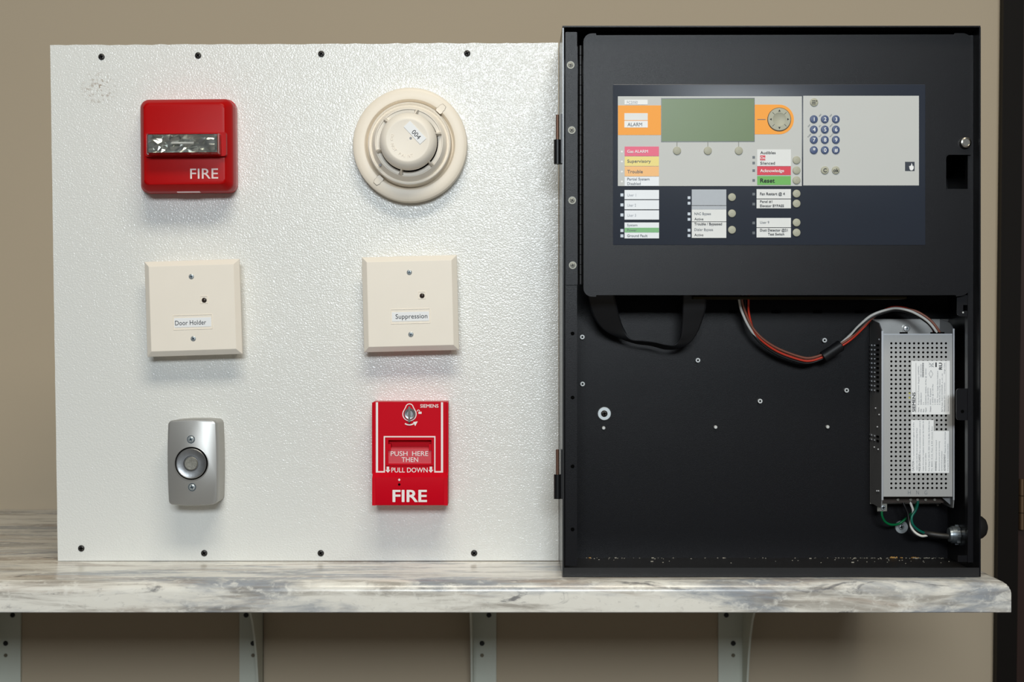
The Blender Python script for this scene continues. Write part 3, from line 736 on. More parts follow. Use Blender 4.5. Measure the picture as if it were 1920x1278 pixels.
for px, py, r, hr in ((1133, 775, 12.6, 6.2), (1690, 987.5, 12.2, 5.2)):
    w = B().lathe(X(px, yb), Z(py, yb), [(r * S(yb), yb), (r * S(yb), yb - 0.0012), ((r - 0.8) * S(yb), yb - 0.0016), (hr * 0.8 * S(yb), yb - 0.0016)], 32).build('washer', 'washer_zinc', cb)
    cross_screw(w, px, py, yb - 0.0016, hr, 'screw_black' if px < 1500 else 'screw_zinc', h=0.0016, a0=0.2)
# crumbs of paint and wood lying along the seam of the cabinet floor
ch = B(); cw = B()
for k in range(120):
    px = random.uniform(1092, 1772) if k % 2 else random.uniform(1560, 1772)
    yy4 = -0.0005 - abs(random.gauss(0, 0.0012)) - (random.random() ** 6) * 0.04
    r = random.uniform(0.0002, 0.0004) * (2.0 if random.random() < 0.08 else 1); x = X(px, 0); z = SHELF + 0.00425
    ch.box(x - r * random.uniform(1, 3), x + r * 2, yy4 - r, yy4, z, z + r)
for px, r in ((1675, 0.0035), (1691, 0.002), (1711, 0.003), (1718, 0.002), (1105, 0.002)):
    for q in range(4):
        x = X(px, 0) + random.uniform(-r, r); rr = r * 0.4; z = SHELF + 0.00425; yy4 = -0.0006 - random.random() * 0.002
        cw.add([(x - rr, yy4, z), (x + rr * 1.3, yy4 - 0.001, z), (x + rr, yy4, z + rr * 1.3), (x - rr * 0.6, yy4 - 0.001, z + rr * 0.9)], [(0, 1, 2, 3), (3, 2, 1, 0)])
tag(ch.build('paint_crumbs', 'chip_paint', None, smooth=False), 'pale paint flakes scattered along the bottom seam inside the cabinet', 'debris', kind='stuff')
tag(cw.build('wood_crumbs', 'chip_wood', None, smooth=False), 'yellowish wood crumbs on the cabinet floor below the power supply', 'debris', kind='stuff')

# ------------------------------------------------------------------ operator panel in the inner door
yo = YD - 0.0006                 # bezel face
op = thing('operator_panel', 'fire alarm operator panel with green display, keypad and labels in the cabinet door', 'control panel', P(1442, 459, YD))
B().loft([[(x, y, z) for x, z in prr(1149.5 + i, 1735 - i, 158 + i, 459 - i, 1, yo, 2)] for y, i in ((YD - 0.00005, 0), (yo + 0.0002, 0), (yo, 0.6))]).build('bezel', 'bezel_navy', op)
y1 = yo - 0.0002; y2 = yo - 0.0004; y3 = yo - 0.0006
def flat(name, m, px0, px1, py0, py1, yf2, parent, yb2=None): return B().pbox(px0, px1, py0, py1, yf2, yb2 if yb2 is not None else yf2 + 0.00018).build(name, m, parent, smooth=False)
flat('face_sheet', 'panel_grey', 1158.5, 1503.5, 180.5, 348.5, y1, op)
fs2 = flat('face_sheet', 'panel_grey', 1506, 1723, 179.5, 347.5, y1, op)
flat('orange_band', 'panel_orange', 1158.8, 1239.5, 197.5, 253, y2, op)
B().prism(prr(1414.5, 1488.5, 196, 251.6, (0.3, 27.5, 27.5, 0.3), y2, 10), y2, y2 + 0.00018).build('orange_band', 'panel_orange', op)
ds = B().ring([(X(a, y2), Z(c, y2)) for a, c in ((1239.5, 266), (1415, 265.6), (1415, 183.4), (1239.5, 183.8))], [(X(a, y2), Z(c, y2)) for a, c in ((1240.6, 265), (1414, 264.6), (1414, 184.8), (1240.6, 185.2))], y2 - 0.0002, y1).build('display', 'led_window', op)
flat('screen', 'lcd_green', 1240.4, 1414.2, 184.9, 264.9, y2, ds)
for px in (1269.3, 1327.2, 1385):
    flat('lead_line', 'key_grey_dark', px - 0.5, px + 0.5, 265.5, 276, y2, op)
flat('lead_line', 'ink_grey', 1420, 1435.5, 223.2, 224.4, y2 - 0.0002, op)
def key(px, py, r, m, sym=None, ink=None, cap=6.4, dx=0.5, rim='key_grey_dark'):
    b = B(); s = S(y2)
    b.lathe(X(px, y2), Z(py, y2), [(r * s, y1), (r * s, y2 - 0.0006), ((r - 0.5) * s, y2 - 0.0010), ((r - 1.4) * s, y2 - 0.0012), (0.0002, y2 - 0.0012)], 24)
    o = b.build('key', m, op)
    if sym:
        vs, fs = glyphs(sym, 0.0); w = (max(v[0] for v in vs) - min(v[0] for v in vs)) * cap / CAP
        h = max(v[1] for v in vs) * cap / CAP
        t = B(); text(t, sym, px - w / 2 + dx, py + cap / 2, cap, None, y2 - 0.0014, 0.02); t.build('lettering', ink, o, smooth=False)
    return o
for px in (1269.4, 1327.1, 1385.2): key(px, 282.5, 7.6, 'key_grey')
for py in (300, 319.2, 337.8, 363, 381.6, 417.1, 436): key(1493.4, py, 7.4, 'key_grey')
for py in (369.6, 400, 430.8): key(1372.3, py, 7.4, 'key_grey')
for r, row in enumerate(('123', '456', '789', '*0#')):
    for c, sy in enumerate(row):
        key(1525.8 + 20.6 * c, 223.4 + 19.3 * r + (2.2 if False else 0), 7.4, 'key_navy', sy, 'label_white', 7.0 if sy not in '*' else 8.0, 0.9)
key(1546.4, 319, 7.4, 'key_grey', 'C', 'ink_black', 6.6)
key(1567, 319, 7.4, 'key_grey', 'ok', 'ink_black', 6.6, 0.6)
mk_ = key(1526.3, 191.7, 7.6, 'key_grey')
b = B()
for i in range(3): b.pbox(1522.3, 1529.3, 188.2 + 2.9 * i, 189.4 + 2.9 * i, y2 - 0.0014, y2 - 0.0011)
b.pbox(1530.4, 1532.2, 188, 190.2, y2 - 0.0014, y2 - 0.0011); b.build('list_mark', 'ink_black', mk_, smooth=False)
# tiny letters above the number keys
b = B()
for r, row in enumerate((('', 'ABC', 'DEF'), ('GHI', 'JKL', 'MNO'), ('PQRS', 'TUV', 'WXYZ'))):
    for c, sy in enumerate(row):
        if sy: text(b, sy, 1525.8 + 20.6 * c - 10.0, 223.4 + 19.3 * r - 4.2, 2.4, None, y2, 0.0, 48)
b.build('key_letters', 'ink_grey', op, smooth=False)
# round navigation wheel
s = S(y2); wx, wz = X(1461, y2), Z(223.8, y2)
nw = B().lathe(wx, wz, [(21.4 * s, y1), (21.4 * s, y2 - 0.0008), (20.6 * s, y2 - 0.0013), (12.5 * s, y2 - 0.0014), (11.5 * s, y2 - 0.0010), (0.0002, y2 - 0.0008)], 48).build('navigation_wheel', 'key_grey', op)
B().lathe(wx, wz, [(22.2 * s, y2 - 0.0001), (22.2 * s, y2 - 0.0004), (21.5 * s, y2 - 0.0004)], 48).build('wheel_rim', 'ink_black', nw)
b = B(); yy5 = y2 - 0.0016
for a in (0, 90, 180, 270):
    ar = math.radians(a); ux, uz = math.cos(ar), math.sin(ar)
    b.add([(wx + (i * ux - j * uz) * s, yy5, wz + (i * uz + j * ux) * s) for i, j in ((14.6, -2.1), (18.2, 0), (14.6, 2.1))], [(0, 1, 2)])
    ar = math.radians(a + 45); ux, uz = math.cos(ar), math.sin(ar)
    b.add([(wx + (i * ux - j * uz) * s, yy5, wz + (i * uz + j * ux) * s) for i, j in ((13, -0.3), (18.5, -0.3), (18.5, 0.3), (13, 0.3))], [(0, 1, 2, 3)])
b.build('arrow_marks', 'ink_black', nw, smooth=False)
# flame emblem
fe = flat('emblem', 'bezel_navy', 1697, 1714.8, 303.2, 320.4, y2, op)
fl = [(1707.2, 319.2), (1710.5, 319.2), (1712.8, 316.5), (1713.2, 313), (1712.2, 310), (1711.3, 312), (1710.6, 308.6), (1708.8, 305.2), (1708.6, 308.4), (1707.6, 311.2), (1706.6, 309.6), (1706.3, 312), (1704.4, 310.8), (1705, 314), (1705.6, 317)]
B().prism([(X(i, y2), Z(j, y2)) for i, j in fl], y2 - 0.0002, y2 - 0.00002).build('flame', 'label_white', fe, smooth=False)
# label strips
def label(m, px0, px1, py0, py1, lines, extra=None):
    o = flat('label_strip', m, px0, px1, py0, py1, y3, op)
    by = {}
    for (t, x, yb_, cap, w, ink, bold) in lines:
        by.setdefault(ink, []).append((t, x, yb_, cap, w, bold))
    for ink, ls in by.items():
        b = B()
        for t, x, yb_, cap, w, bold in ls: text(b, t, x, yb_, cap, w, y3 - 0.0004, bold)
        b.build('lettering', ink, o, smooth=False)
    for e in (extra or []): flat('colour_band', e[0], e[1], e[2], e[3], e[4], y3 - 0.0002, o)
    return o
label('label_white', 1171, 1214.3, 187, 196, [('FC2050', 1175.5, 193.8, 4.6, 20, 'ink_pale', 0.0)])
label('label_paper', 1170.7, 1214.5, 212, 225.2, [])
label('label_white', 1170.7, 1214.5, 226.4, 239, [('ALARM', 1176.6, 236.2, 6.4, 27.4, 'ink_grey', 0.0)])
label('label_pink', 1171.3, 1235.5, 274.6, 292.4, [('Gas ALARM', 1176.2, 286.4, 5.4, 38.6, 'label_white', 0.02)])
label('label_yellow', 1171.3, 1235.5, 293.2, 311, [('Supervisory', 1176.2, 304.6, 5.6, 44.2, 'ink_grey', 0.008)])
label('label_peach', 1171.3, 1235.5, 311.7, 330.3, [('Trouble', 1176.2, 324.2, 5.8, 29, 'ink_grey', 0.008)])
label('label_glare_white', 1171.3, 1235.5, 331, 348.4, [('Partial System', 1176.2, 337.8, 4.8, 41.6, 'ink_grey', 0.006), ('Disabled', 1176.2, 346.4, 4.8, 25, 'ink_grey', 0.004)])
for i, (a, c) in enumerate(((356, 373.3), (375, 392.2), (394, 411.5))):
    label('label_glare_white', 1171, 1235.7, a, c, [('User %d' % (i + 1), 1176.2, a + 11.6, 4.8, 16.4, 'ink_pale', 0.0)])
label('label_glare_white', 1171, 1235.7, 416.9, 446.7, [('System', 1176, 423.8, 4.4, 19, 'ink_grey', 0.0), ('Power', 1176, 433.4, 4.4, 17.6, 'ink_grey', 0.0), ('Ground Fault', 1176, 443.8, 4.6, 38, 'ink_grey', 0.012)], [('label_mint', 1171.3, 1235.5, 426.7, 435.6)])
label('label_silver', 1297, 1361.8, 355, 384.7, [])
label('label_paper', 1297, 1361.8, 385.8, 415, [('NAC Bypass', 1302, 402.6, 4.6, 31, 'ink_grey', 0.004), ('Active', 1302, 412.6, 4.6, 16.8, 'ink_black', 0.004)], [('label_silver', 1297.2, 1361.6, 386, 392.2)])
label('label_paper', 1297, 1361.8, 416, 445.8, [('Trouble / Bypassed', 1302, 421.8, 4.6, 51.6, 'ink_black', 0.012), ('Dialer Bypass', 1302, 432.4, 4.6, 35, 'ink_grey', 0.004), ('Active', 1302, 442.4, 4.6, 16.8, 'ink_black', 0.004)])
label('label_paper', 1419.6, 1483, 280, 311, [('Audibles', 1425.6, 288.6, 5.2, 28.6, 'ink_black', 0.006), ('On', 1425.8, 298.4, 5.0, 8.6, 'label_white', 0.02), ('Silenced', 1425.6, 308.2, 5.2, 27.4, 'ink_black', 0.006)], [('label_red', 1425.2, 1435, 291.2, 300.4)])
label('label_red', 1419.8, 1482.8, 311.7, 327.8, [('Acknowledge', 1425.4, 322.6, 5.6, 44.6, 'label_white', 0.022)])
label('label_green', 1419.8, 1482.8, 329.8, 346.4, [('Reset', 1425.6, 342, 7.6, 27, 'ink_black', 0.02)])
label('label_paper', 1418.6, 1483, 354.4, 372.2, [('Fan Restart @ 4', 1425.2, 365.6, 5.0, 46.4, 'ink_black', 0.014)])
label('label_paper', 1418.6, 1483, 373.6, 390.4, [('Panel #1', 1425.2, 379.8, 4.4, 22.8, 'ink_black', 0.008), ('Elevator BYPASS', 1425.2, 387.8, 4.6, 44.6, 'ink_black', 0.012)])
label('label_paper', 1418.6, 1483, 408.4, 425.9, [('User 9', 1425.2, 418.8, 4.6, 17, 'ink_grey', 0.0)])
label('label_paper', 1418.6, 1483, 427.1, 445, [('Duct Detector @21', 1425.2, 433.4, 4.6, 51.6, 'ink_black', 0.014), ('Test Switch', 1440, 441.0, 4.6, 30.4, 'ink_black', 0.012)])
def led(px, py, m, sz): flat('status_light', m, px - sz, px + sz, py - sz, py + sz, y2, op)
for py in (284.2, 302.8, 321.8, 340.3): led(1166, py, 'led_white', 1.6)
for py in (365.3, 384, 402.8, 432, 442): led(1166.2, py, 'led_frost' if False else 'led_window_pale', 2.8)
for py in (370.5, 380.8, 400.8, 411, 431.4, 441.5): led(1292, py, 'led_window_pale', 2.6)
for py in (294.8, 305.4, 319.6, 338): led(1413.2, py, 'led_window', 2.4)
for py in (363.8, 382.5, 417.8, 436.5): led(1413.2, py, 'led_window', 2.5)

# ------------------------------------------------------------------ power supply
yc = -0.055                       # face of the cover
pu = thing('power_supply', 'perforated silver power supply with printed labels inside the cabinet', 'power supply', P(1720, 940, -0.002))
yk = -0.0022
lx0, lx1 = X(1652.5, yc), X(1789, yc)
zt_, zb_ = Z(598, yk), Z(944, yk)
# back plate with clipped upper corner
bpz = [(lx0, Z(944, yk)), (lx1, Z(944, yk)), (lx1, Z(612, yk)), (X(1781, yk) + 0.001, zt_), (lx0, zt_)]
B().prism(bpz, yk - 0.0012, yk).build('back_plate', 'psu_bright', pu)
def side(xa, xb, m, front_only=False):
    w = B(); prof = [(yk - 0.0012, zt_), (yk - 0.0012, Z(941, yk)), (yc + 0.010, Z(953, yc)), (yc + 0.002, Z(952, yc)), (yc - 0.0005, Z(938, yc)), (yc - 0.0005, Z(619.5, yc)), (yc + 0.012, Z(605, yc))]
    nn = len(prof); w.add([(xa, y, z) for y, z in prof] + [(xb, y, z) for y, z in prof], [tuple(range(nn)), tuple(range(2 * nn - 1, nn - 1, -1))] + [((k + 1) % nn, k, k + nn, (k + 1) % nn + nn) for k in range(nn)])
    return w.build('side_wall', m, pu)
sw = side(lx0, lx0 + 0.0011, 'psu_side'); side(lx1 - 0.0011, lx1, 'psu_side')
B().box(lx0 - 0.0001, lx0 + 0.0021, yc - 0.0012, yc - 0.0004, Z(937, yc), Z(620, yc)).build('edge_flange', 'psu_edge', pu)
B().box(lx1 - 0.0017, lx1 + 0.0001, yc - 0.0012, yc - 0.0004, Z(937, yc), Z(616, yc)).build('edge_flange', 'psu_edge', pu)
# perforated cover: a real hole in every cell
cv = B(); NX, NZ = 13, 33; hx, hz, pxp, pzp = 1671.3, 643.4, 8.525, 8.47
gx0, gx1 = hx - pxp / 2, hx + pxp * (NX - 0.5); gz0, gz1 = hz - pzp / 2, hz + pzp * (NZ - 0.5)
for i in range(NX):
    for j in range(NZ):
        cxp, czp = hx + pxp * i, hz + pzp * j
        sq = [(cxp + pxp / 2 * u, czp + pzp / 2 * w) for u, w in ((1, 0), (1, -1), (0, -1), (-1, -1), (-1, 0), (-1, 1), (0, 1), (1, 1))]
        oc = [(cxp + 2.25 * math.cos(math.radians(45 * k)), czp - 2.25 * math.sin(math.radians(45 * k))) for k in range(8)]
        v = [(X(a, yc), yc, Z(c, yc)) for a, c in sq] + [(X(a, yc), yc, Z(c, yc)) for a, c in oc] + [(X(a, yc), yc + 0.0008, Z(c, yc)) for a, c in oc]
        f = []
        for k in range(8):
            m2 = (k + 1) % 8
            f += [(k, m2, 8 + m2, 8 + k), (8 + k, 8 + m2, 16 + m2, 16 + k)]
        cv.add(v, f)
ex0, ex1, ez0, ez1 = 1656.5, 1785.6, 626.5, 930.0
def q4(a, b_, c, d): cv.add([(X(a, yc), yc, Z(d, yc)), (X(b_, yc), yc, Z(d, yc)), (X(b_, yc), yc, Z(c, yc)), (X(a, yc), yc, Z(c, yc))], [(0, 1, 2, 3)])
q4(ex0, gx0, ez0, ez1); q4(gx1, ex1, ez0, ez1); q4(gx0, gx1, ez0, gz0); q4(gx0, gx1, gz1, ez1)
cvr = cv.build('cover', 'psu_steel', pu, smooth=False)
B().pbox(ex0, ex1, ez0 - 1.2, ez0 + 1.0, yc - 0.0002, yc + 0.030).build('cover_fold', 'psu_edge', cvr)
B().pbox(ex0, ex1, ez1 - 1.0, ez1 + 0.6, yc - 0.0001, yc + 0.004).build('cover_fold', 'psu_steel', cvr)
B().box(lx0 + 0.0025, lx1 - 0.0025, yc + 0.004, yc + 0.0055, Z(926, yc), Z(634, yc)).build('pcb_and_shade_sheet', 'cavity_black', pu)  # black sheet painting the dark interior behind the cover holes
B().pbox(1703, 1708.5, 736, 749, yc + 0.0015, yc + 0.0039).build('indicator', 'led_yellow', pu)
tb = B().box(lx0 + 0.003, lx1 - 0.006, yc + 0.020, yc + 0.040, Z(942, yc + 0.02), Z(927, yc + 0.02)).build('terminal_block', 'terminal_brown', pu)
for px in (1683, 1707, 1720, 1735, 1752):
    B().cyl(X(px, yc + 0.02), Z(936, yc + 0.02), 3 * S(yc + 0.02), yc + 0.0185, yc + 0.02, 12, 0.0004).build('terminal_screw', 'magnet_core', tb)
B().prism([(X(1766, -0.045), Z(932, -0.045)), (X(1787, -0.045), Z(950, -0.045)), (X(1787.5, -0.045), Z(932, -0.045))], -0.044, -0.043).build('corner_web', 'psu_side', pu)
cross_screw(pu, 1699.5, 615.5, yk - 0.0012, 6.6, 'psu_bright', 'zinc_cast', 0.003, washer=8.4)
cross_screw(pu, 1777.0, 609.5, yk - 0.0012, 6.2, 'psu_bright', 'zinc_cast', 0.003)
B().pbox(1765, 1766.6, 599, 622, yk - 0.0016, yk - 0.0012).build('seam', 'zinc_cast', pu)
B().pbox(1749, 1771, 622.3, 625.5, yc + 0.004, yc + 0.014).build('grommet', 'cavity_black', pu)
B().pbox(1691, 1702, 622.3, 625.5, yc + 0.004, yc + 0.014).build('grommet', 'cavity_black', pu)
# louvre slots on the left side wall
sl = B(); sd2 = B()
xs = lx0 - 0.0003
for k in list(range(11)) + [20, 21]:
    zc = Z(647 + 8.45 * k, -0.03) if k < 20 else Z(817 + 8.0 * (k - 20), -0.03)
    sl.box(xs - 0.0006, lx0, -0.012, -0.003 - 0.0006, zc - 0.0009, zc + 0.0009)
    sl.box(xs - 0.0006, lx0, -0.026, -0.021, zc - 0.0008, zc + 0.0008)
    sd2.box(xs - 0.0002, lx0, -0.045, -0.034, zc - 0.0011, zc + 0.0011)
sl.build('louvre', 'psu_edge', sw)['kind'] = 'stuff'; sd2.build('vent_slot', 'recess_dark', sw)['kind'] = 'stuff'
for y, py in ((-0.046, 636), (-0.030, 765), (-0.046, 777), (-0.038, 800), (-0.024, 838), (-0.042, 842), (-0.036, 920), (-0.044, 920)):
    B().cylx(y, Z(py, y), [(lx0 - 0.0012, 0.0009), (lx0, 0.0013)], 10).build('rivet', 'psu_edge', sw)
lg = B().pbox(1645, 1663, 944, 958, -0.036, -0.035).build('ground_lug', 'magnet_core', pu)
cross_screw(lg, 1655.5, 951, -0.036, 5.0, 'screw_zinc', h=0.002)
# printed labels, text running upward
yl1 = yc - 0.0002; ylt = yc - 0.00032
def psu_label(px0, px1, py0, py1, bold_lines, lines, rules=()):
    o = B().pbox(px0, px1, py0, py1, yl1, yc - 0.00002).build('printed_label', 'label_white', pu, smooth=False)
    b = B()
    for t, xb, ys, ye, cap, bo in bold_lines: text(b, t, xb, ys, cap, ys - ye, ylt, bo, 90)
    for r in rules: b.pbox(r[0], r[1], r[2], r[3], ylt, ylt + 0.0001)
    b.build('lettering', 'ink_black', o, smooth=False)
    b = B()
    for t, xb, ys, ye, cap in lines: text(b, t, xb, ys, cap, ys - ye, ylt, 0.0, 90)
    b.build('lettering', 'ink_grey', o, smooth=False)
    return o
l1 = psu_label(1708.8, 1780.8, 676.2, 776.5,
    [('SIEMENS', 1716.2, 771.5, 735.4, 5.6, 0.03), ('RU', 1766.4, 692.4, 680, 5.8, 0.04), ('Name:', 1723.4, 772, 763, 2.3, 0.0), ('P/N:', 1728.2, 772, 766, 2.3, 0.0), ('Rev:', 1732.7, 772, 766, 2.3, 0), ('Input:', 1737.0, 772, 763.5, 2.3, 0), ('Output:', 1745.6, 772, 761, 2.3, 0), ('Ref To Instr.', 1767.5, 771.5, 753, 2.3, 0), ('Manufacturer', 1772, 771.5, 749, 2.3, 0)],
    [('Regulated Power Supply (300W)', 1723.4, 758.6, 686.3, 2.3), ('S54400-Z50-A1', 1728.2, 758.6, 735.8, 2.3), ('2.3', 1732.7, 758.6, 754, 2.3), ('120/240VAC 50/60Hz, 3A Max @ 120VAC', 1737.0, 758.6, 690, 2.2), ('1.5A max @240VAC', 1741.0, 758.6, 726, 2.2),
     ('24VDC  Regulated', 1745.6, 758.6, 728, 2.2), ('1. 24VDC @ 11.5A Max', 1750, 758.6, 719.5, 2.2), ('2. GND', 1754.2, 758.6, 747, 2.2), ('3. PSSI  Power Supply Status Indicator', 1759, 758.6, 694.5, 2.2), ('4. ACPB AC Power Brownout', 1763.0, 758.6, 710, 2.2), ('A6V10339209_a_en_us', 1767.5, 752, 700, 2.2), ('Origin: China', 1772, 700.5, 680, 2.2), ('SMT Corporation', 1772, 748, 717, 2.2), ('Siemens Industry, Inc.', 1778.7, 771, 740, 2.0), ('0812230105', 1727.8, 706.5, 682.5, 2.0)],
    [(1717.4, 1717.8, 680, 773), (1773.7, 1774.0, 678, 772), (1753.8, 1756.4, 679.2, 687.8)] + [(1729.2, 1732.2, 680 + k * 1.3, 680.0 + k * 1.3 + 0.65) for k in range(21)])
b = B()
dm = [(1741.8, 700.6), (1745.5, 694), (1749.2, 700.6), (1745.5, 708)]
for k in range(4):
    p, q = dm[k], dm[(k + 1) % 4]; b.tube([P(p[0], p[1], ylt), P(q[0], q[1], ylt)], 0.00016, 4)
for p, q in (((1741.5, 679.5), (1751, 688)), ((1751, 680), (1741.8, 688)), ((1741.5, 684), (1745, 681)), ((1747.5, 681), (1750.8, 684)), ((1745, 687), (1750, 686.5))):
    b.tube([P(p[0], p[1], ylt), P(q[0], q[1], ylt)], 0.00018, 4)
b.build('approval_marks', 'ink_grey', l1, smooth=False)
psu_label(1708.4, 1750.6, 787, 886.2,
    [('CAUTION', 1714, 882.8, 864, 3.6, 0.0), ('MISE EN GARDE', 1725.8, 882.8, 851.4, 3.4, 0.0)],
    [('For continued protection against risk of fire', 1714, 862, 791.5, 2.2), ('replace only with the same type and rating of fuse', 1720, 881.5, 802, 2.2), ('Pour une protection continue contre le', 1725.8, 849.5, 788.5, 2.2), ("risque d'incendie, remplacer seulement par des fusibles du", 1732, 882.8, 789, 2.2), ('meme type et calibre', 1736.6, 882.8, 849.3, 2.2), ('Fuse Rating: F1 (3A) F2, 250V, 3.15A, Slo-Blo, 5x20mm fuse', 1743, 882.8, 788.8, 2.3), ('F3, 800V, 0.1A, Fast, 6.3A minute fuse', 1748.6, 882.8, 799, 2.3)])
psu_label(1750.8, 1779.4, 807.6, 886.0,
    [('WARNING', 1756.4, 882.8, 864, 3.4, 0.0), ('ADVERTISSEMENT', 1773, 882.8, 851, 3.4, 0.0)],
    [('Electrical shock hazard', 1756.4, 862, 825, 2.2), ('disconnect power prior to removing', 1762, 882.8, 827, 2.2), ('terminal block protector', 1766.7, 882.8, 845, 2.2), ('Risque de choc electrique', 1773, 849, 809, 2.2), ('Coupez le courant avant', 1778, 882.8, 831.6, 2.0)])
b = B()
for ch_, px in (('H', 1702.5), ('N', 1718), ('G', 1733.5)): text(b, ch_, px, 926.6, 7.4, 5.0, yc - 0.0002, -0.012)
b.build('stamped_letters', 'ink_grey', pu, smooth=False)

# ------------------------------------------------------------------ wiring
def wire(parent, name, m, pts, r, sub=7, n=8):
    return B().tube(catmull([P(*p) for p in pts], sub), r, n).build(name, m, parent, angle=80)
wh = thing('wire_harness', 'red, brown, black and white wire bundle with ferrite looping to the power supply', 'wires', P(1560, 660, -0.03))
dy = -0.03
r0 = 0.00135
wire(wh, 'red_wire', 'wire_red', [(1404, 548, -0.045), (1403.5, 566, -0.038), (1404, 586, -0.034), (1412, 616, -0.032), (1429, 638.5, -0.031), (1459, 659, -0.03), (1498, 673.5, -0.03), (1520, 676, -0.03), (1545, 668, -0.03), (1560, 659, -0.03), (1577, 649, -0.03), (1597, 635, -0.032), (1617, 616, -0.036), (1640, 592, -0.037), (1668, 577.0, -0.039), (1688, 575.6, -0.039), (1712, 583, -0.039), (1738, 604, -0.041), (1750, 619, -0.044), (1752, 632, -0.044)], r0)
wire(wh, 'brown_wire', 'wire_brown', [(1390, 548, -0.045), (1392, 566, -0.040), (1398, 586, -0.036), (1410, 612, -0.0335), (1430, 634.5, -0.0335), (1460, 653.5, -0.0325), (1499, 668, -0.0325), (1520, 670.5, -0.0325), (1545, 663, -0.0325), (1560, 655, -0.0325), (1576, 645, -0.0325), (1596, 631.5, -0.0345), (1616, 613, -0.039), (1634, 597, -0.041), (1650, 588, -0.040), (1686, 579.5, -0.040), (1716, 582.5, -0.045), (1744, 599.5, -0.049), (1761, 621, -0.050), (1763, 632, -0.046)], r0)
wire(wh, 'white_wire', 'wire_white', [(1384, 548, -0.045), (1386.5, 566, -0.040), (1391, 584, -0.036), (1404, 612, -0.032), (1420, 632, -0.028), (1455, 657, -0.0275), (1498, 671, -0.0275), (1520, 673, -0.0275), (1545, 664, -0.0275), (1560, 656, -0.0275), (1577, 643, -0.030), (1596, 626, -0.034), (1610, 611, -0.038), (1634, 591, -0.043), (1666, 579.5, -0.045), (1686, 578, -0.046), (1712, 585, -0.048), (1739, 601.5, -0.050), (1755, 621, -0.050), (1757, 632, -0.046)], r0 * 1.15)
wire(wh, 'black_wire', 'wire_black', [(1396, 548, -0.043), (1397, 566, -0.037), (1400, 590, -0.033), (1410, 622, -0.029), (1428, 644, -0.028), (1458, 664, -0.0275), (1497, 678, -0.0275), (1520, 680, -0.0275), (1545, 671, -0.0275), (1560, 661, -0.0275), (1577, 647, -0.029), (1596, 631, -0.034), (1612, 614, -0.039), (1636, 594, -0.042), (1667, 583, -0.042), (1688, 582, -0.042), (1714, 589, -0.045), (1740, 606, -0.047), (1753, 622, -0.048), (1755, 632, -0.046)], r0)
fa = P(1542.5, 669.5, -0.030); fb_ = P(1577.5, 646.5, -0.030); dv = (fb_ - fa)
fe2 = B()
ringz = []
for t, r in ((0, 0.0058), (0.03, 0.0068), (0.97, 0.0068), (1, 0.0058)):
    p = fa + dv * t; tt = dv.normalized(); n1 = tt.cross(Vector((0, 1, 0))).normalized(); n2 = tt.cross(n1)
    ringz.append([tuple(p + (n1 * math.cos(2 * math.pi * k / 24) + n2 * math.sin(2 * math.pi * k / 24)) * r) for k in range(24)])
fe2.loft(ringz); fe2.build('ferrite_clamp', 'ferrite', wh)

# flat ribbon cable loop under the door
rbn = B()
L1 = [(1100, 548, -0.060), (1101.5, 564, -0.056), (1114, 597, -0.044), (1134, 620, -0.034), (1165, 635, -0.026), (1193, 644, -0.020), (1220, 647.5, -0.019), (1248, 654.5, -0.022), (1272, 653.0, -0.030), (1293, 642.5, -0.038), (1308, 622.5, -0.044), (1318, 597, -0.050), (1324, 575, -0.056), (1326, 548, -0.060)]
L2 = [(1152, 548, -0.060), (1155, 564, -0.056), (1162.5, 597, -0.044), (1172, 620, -0.036), (1183, 636, -0.036), (1205, 639, -0.040), (1230, 641.5, -0.044), (1250, 646.5, -0.044), (1263, 647.5, -0.040), (1271, 640, -0.040), (1276.5, 630, -0.044), (1279, 602, -0.050), (1280, 575, -0.056), (1280, 548, -0.060)]
e1 = catmull([P(*p) for p in L1], 6); e2 = catmull([P(*p) for p in L2], 6)
NW = 10; vs_ = []
for a, c in zip(e1, e2):
    for k in range(NW + 1): vs_.append(tuple(a.lerp(c, k / NW) + Vector((0, 0.00035 * (k % 2), 0))))
nf = len(e1)
rbn.add(vs_, [(i * (NW + 1) + k, i * (NW + 1) + k + 1, (i + 1) * (NW + 1) + k + 1, (i + 1) * (NW + 1) + k) for i in range(nf - 1) for k in range(NW)])
ro = rbn.build('ribbon_cable', 'ribbon', None, angle=80)
sm = ro.modifiers.new('thickness', 'SOLIDIFY'); sm.thickness = 0.0009; sm.offset = 0
tag(ro, 'flat black ribbon cable hanging in a loop below the cabinet door', 'cable')

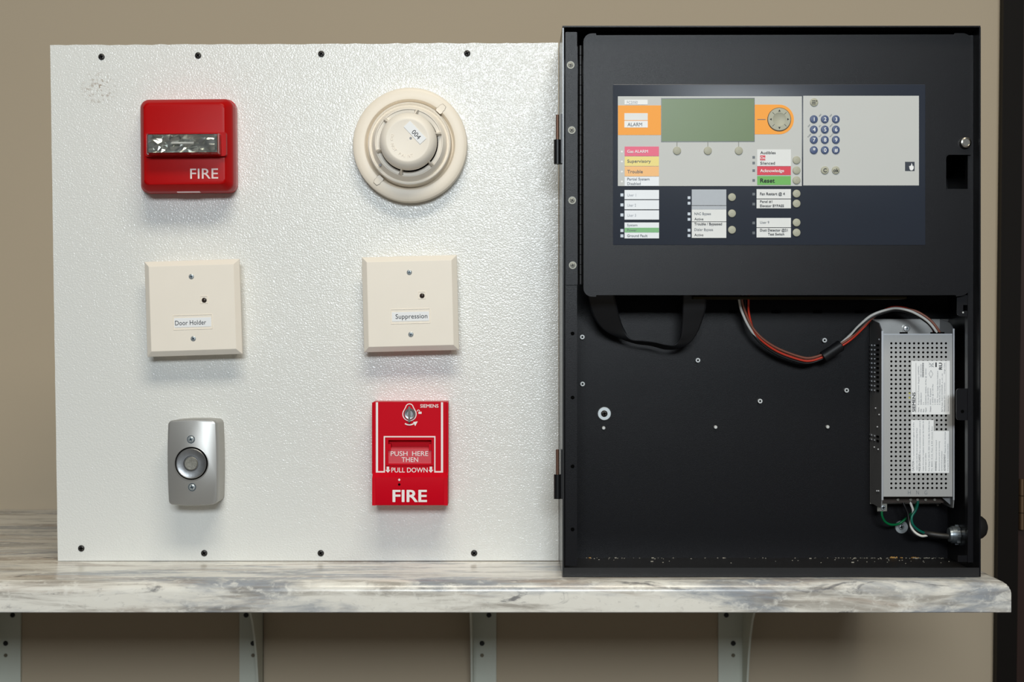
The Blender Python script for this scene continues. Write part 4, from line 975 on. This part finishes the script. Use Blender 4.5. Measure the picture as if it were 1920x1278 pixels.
# mains cable with its clamp, and the green earth wire
pc = thing('power_cable', 'black mains cable with green, white and black cores entering the cabinet side', 'cable', P(1760, 1003, -0.03))
wire(pc, 'sheath', 'cable_black', [(1731.5, 999, -0.033), (1745, 1001, -0.033), (1765, 1004, -0.036), (1782, 1005.5, -0.040), (1793, 1005.5, -0.042)], 0.0036, 7, 14)
wire(pc, 'green_core', 'wire_teal', [(1721, 934, -0.033), (1720.5, 945, -0.036), (1717, 956, -0.039), (1709.5, 969, -0.041), (1711.5, 983, -0.041), (1722, 993.5, -0.038), (1736, 1000, -0.034)], 0.00155)
wire(pc, 'white_core', 'wire_white', [(1704, 934, -0.033), (1708.5, 946, -0.034), (1712, 958, -0.034), (1709, 972, -0.036), (1708, 986, -0.037), (1716, 998, -0.038), (1728, 1004.5, -0.038), (1738, 1003.5, -0.034)], 0.0015)
wire(pc, 'black_core', 'wire_black', [(1690, 934, -0.033), (1696, 948, -0.034), (1702, 962, -0.034), (1704.5, 980, -0.035), (1709, 995, -0.036), (1720, 1004.5, -0.036), (1738, 1005, -0.033)], 0.0015)
xw = cx1 - tk
yn, pzn = -0.042, Z(1002, -0.042)
nt_ = B().cylx(yn, pzn, [(xw - 0.0115, 0.0062), (xw - 0.0115, 0.0082), (xw - 0.0085, 0.0086), (xw - 0.0085, 0.0100), (xw - 0.0040, 0.0104), (xw - 0.0003, 0.0104)], 24)
for k in range(8):
    a = 2 * math.pi * k / 8
    cy_, cz_ = yn + 0.0104 * math.cos(a), pzn + 0.0104 * math.sin(a)
    nt_.box(xw - 0.0042, xw - 0.0004, cy_ - 0.0013, cy_ + 0.0013, cz_ - 0.0013, cz_ + 0.0013)
nt_.build('lock_nut', 'zinc_cast', pc)
# clamp body outside the right wall
B().cylx(-0.044, Z(988, -0.044), [(cx1 + 0.0003, 0.0150), (cx1 + 0.014, 0.0150), (cx1 + 0.0200, 0.0146), (cx1 + 0.0250, 0.0126), (cx1 + 0.0285, 0.0095), (cx1 + 0.0305, 0.005), (cx1 + 0.0310, 0.001)], 28).build('strain_relief', 'cable_black', pc)
ew = thing('earth_wire', 'thin green earth wire curling from the lug under the power supply', 'wire', P(1680, 982, -0.02))
wire(ew, 'green_insulation', 'wire_green', [(1653.2, 957, -0.0345), (1654, 967, -0.034), (1659.5, 977.5, -0.030), (1671, 983.2, -0.026), (1686, 981, -0.022), (1701, 969.5, -0.024), (1712, 958.5, -0.0300), (1718.5, 946, -0.031), (1720, 934, -0.031)], 0.0015)
B().tube([P(1653.2, 957, -0.0345), P(1652.5, 954, -0.0362), P(1655, 951.5, -0.0366)], 0.0009, 8).build('bare_end', 'stud_zinc', ew)
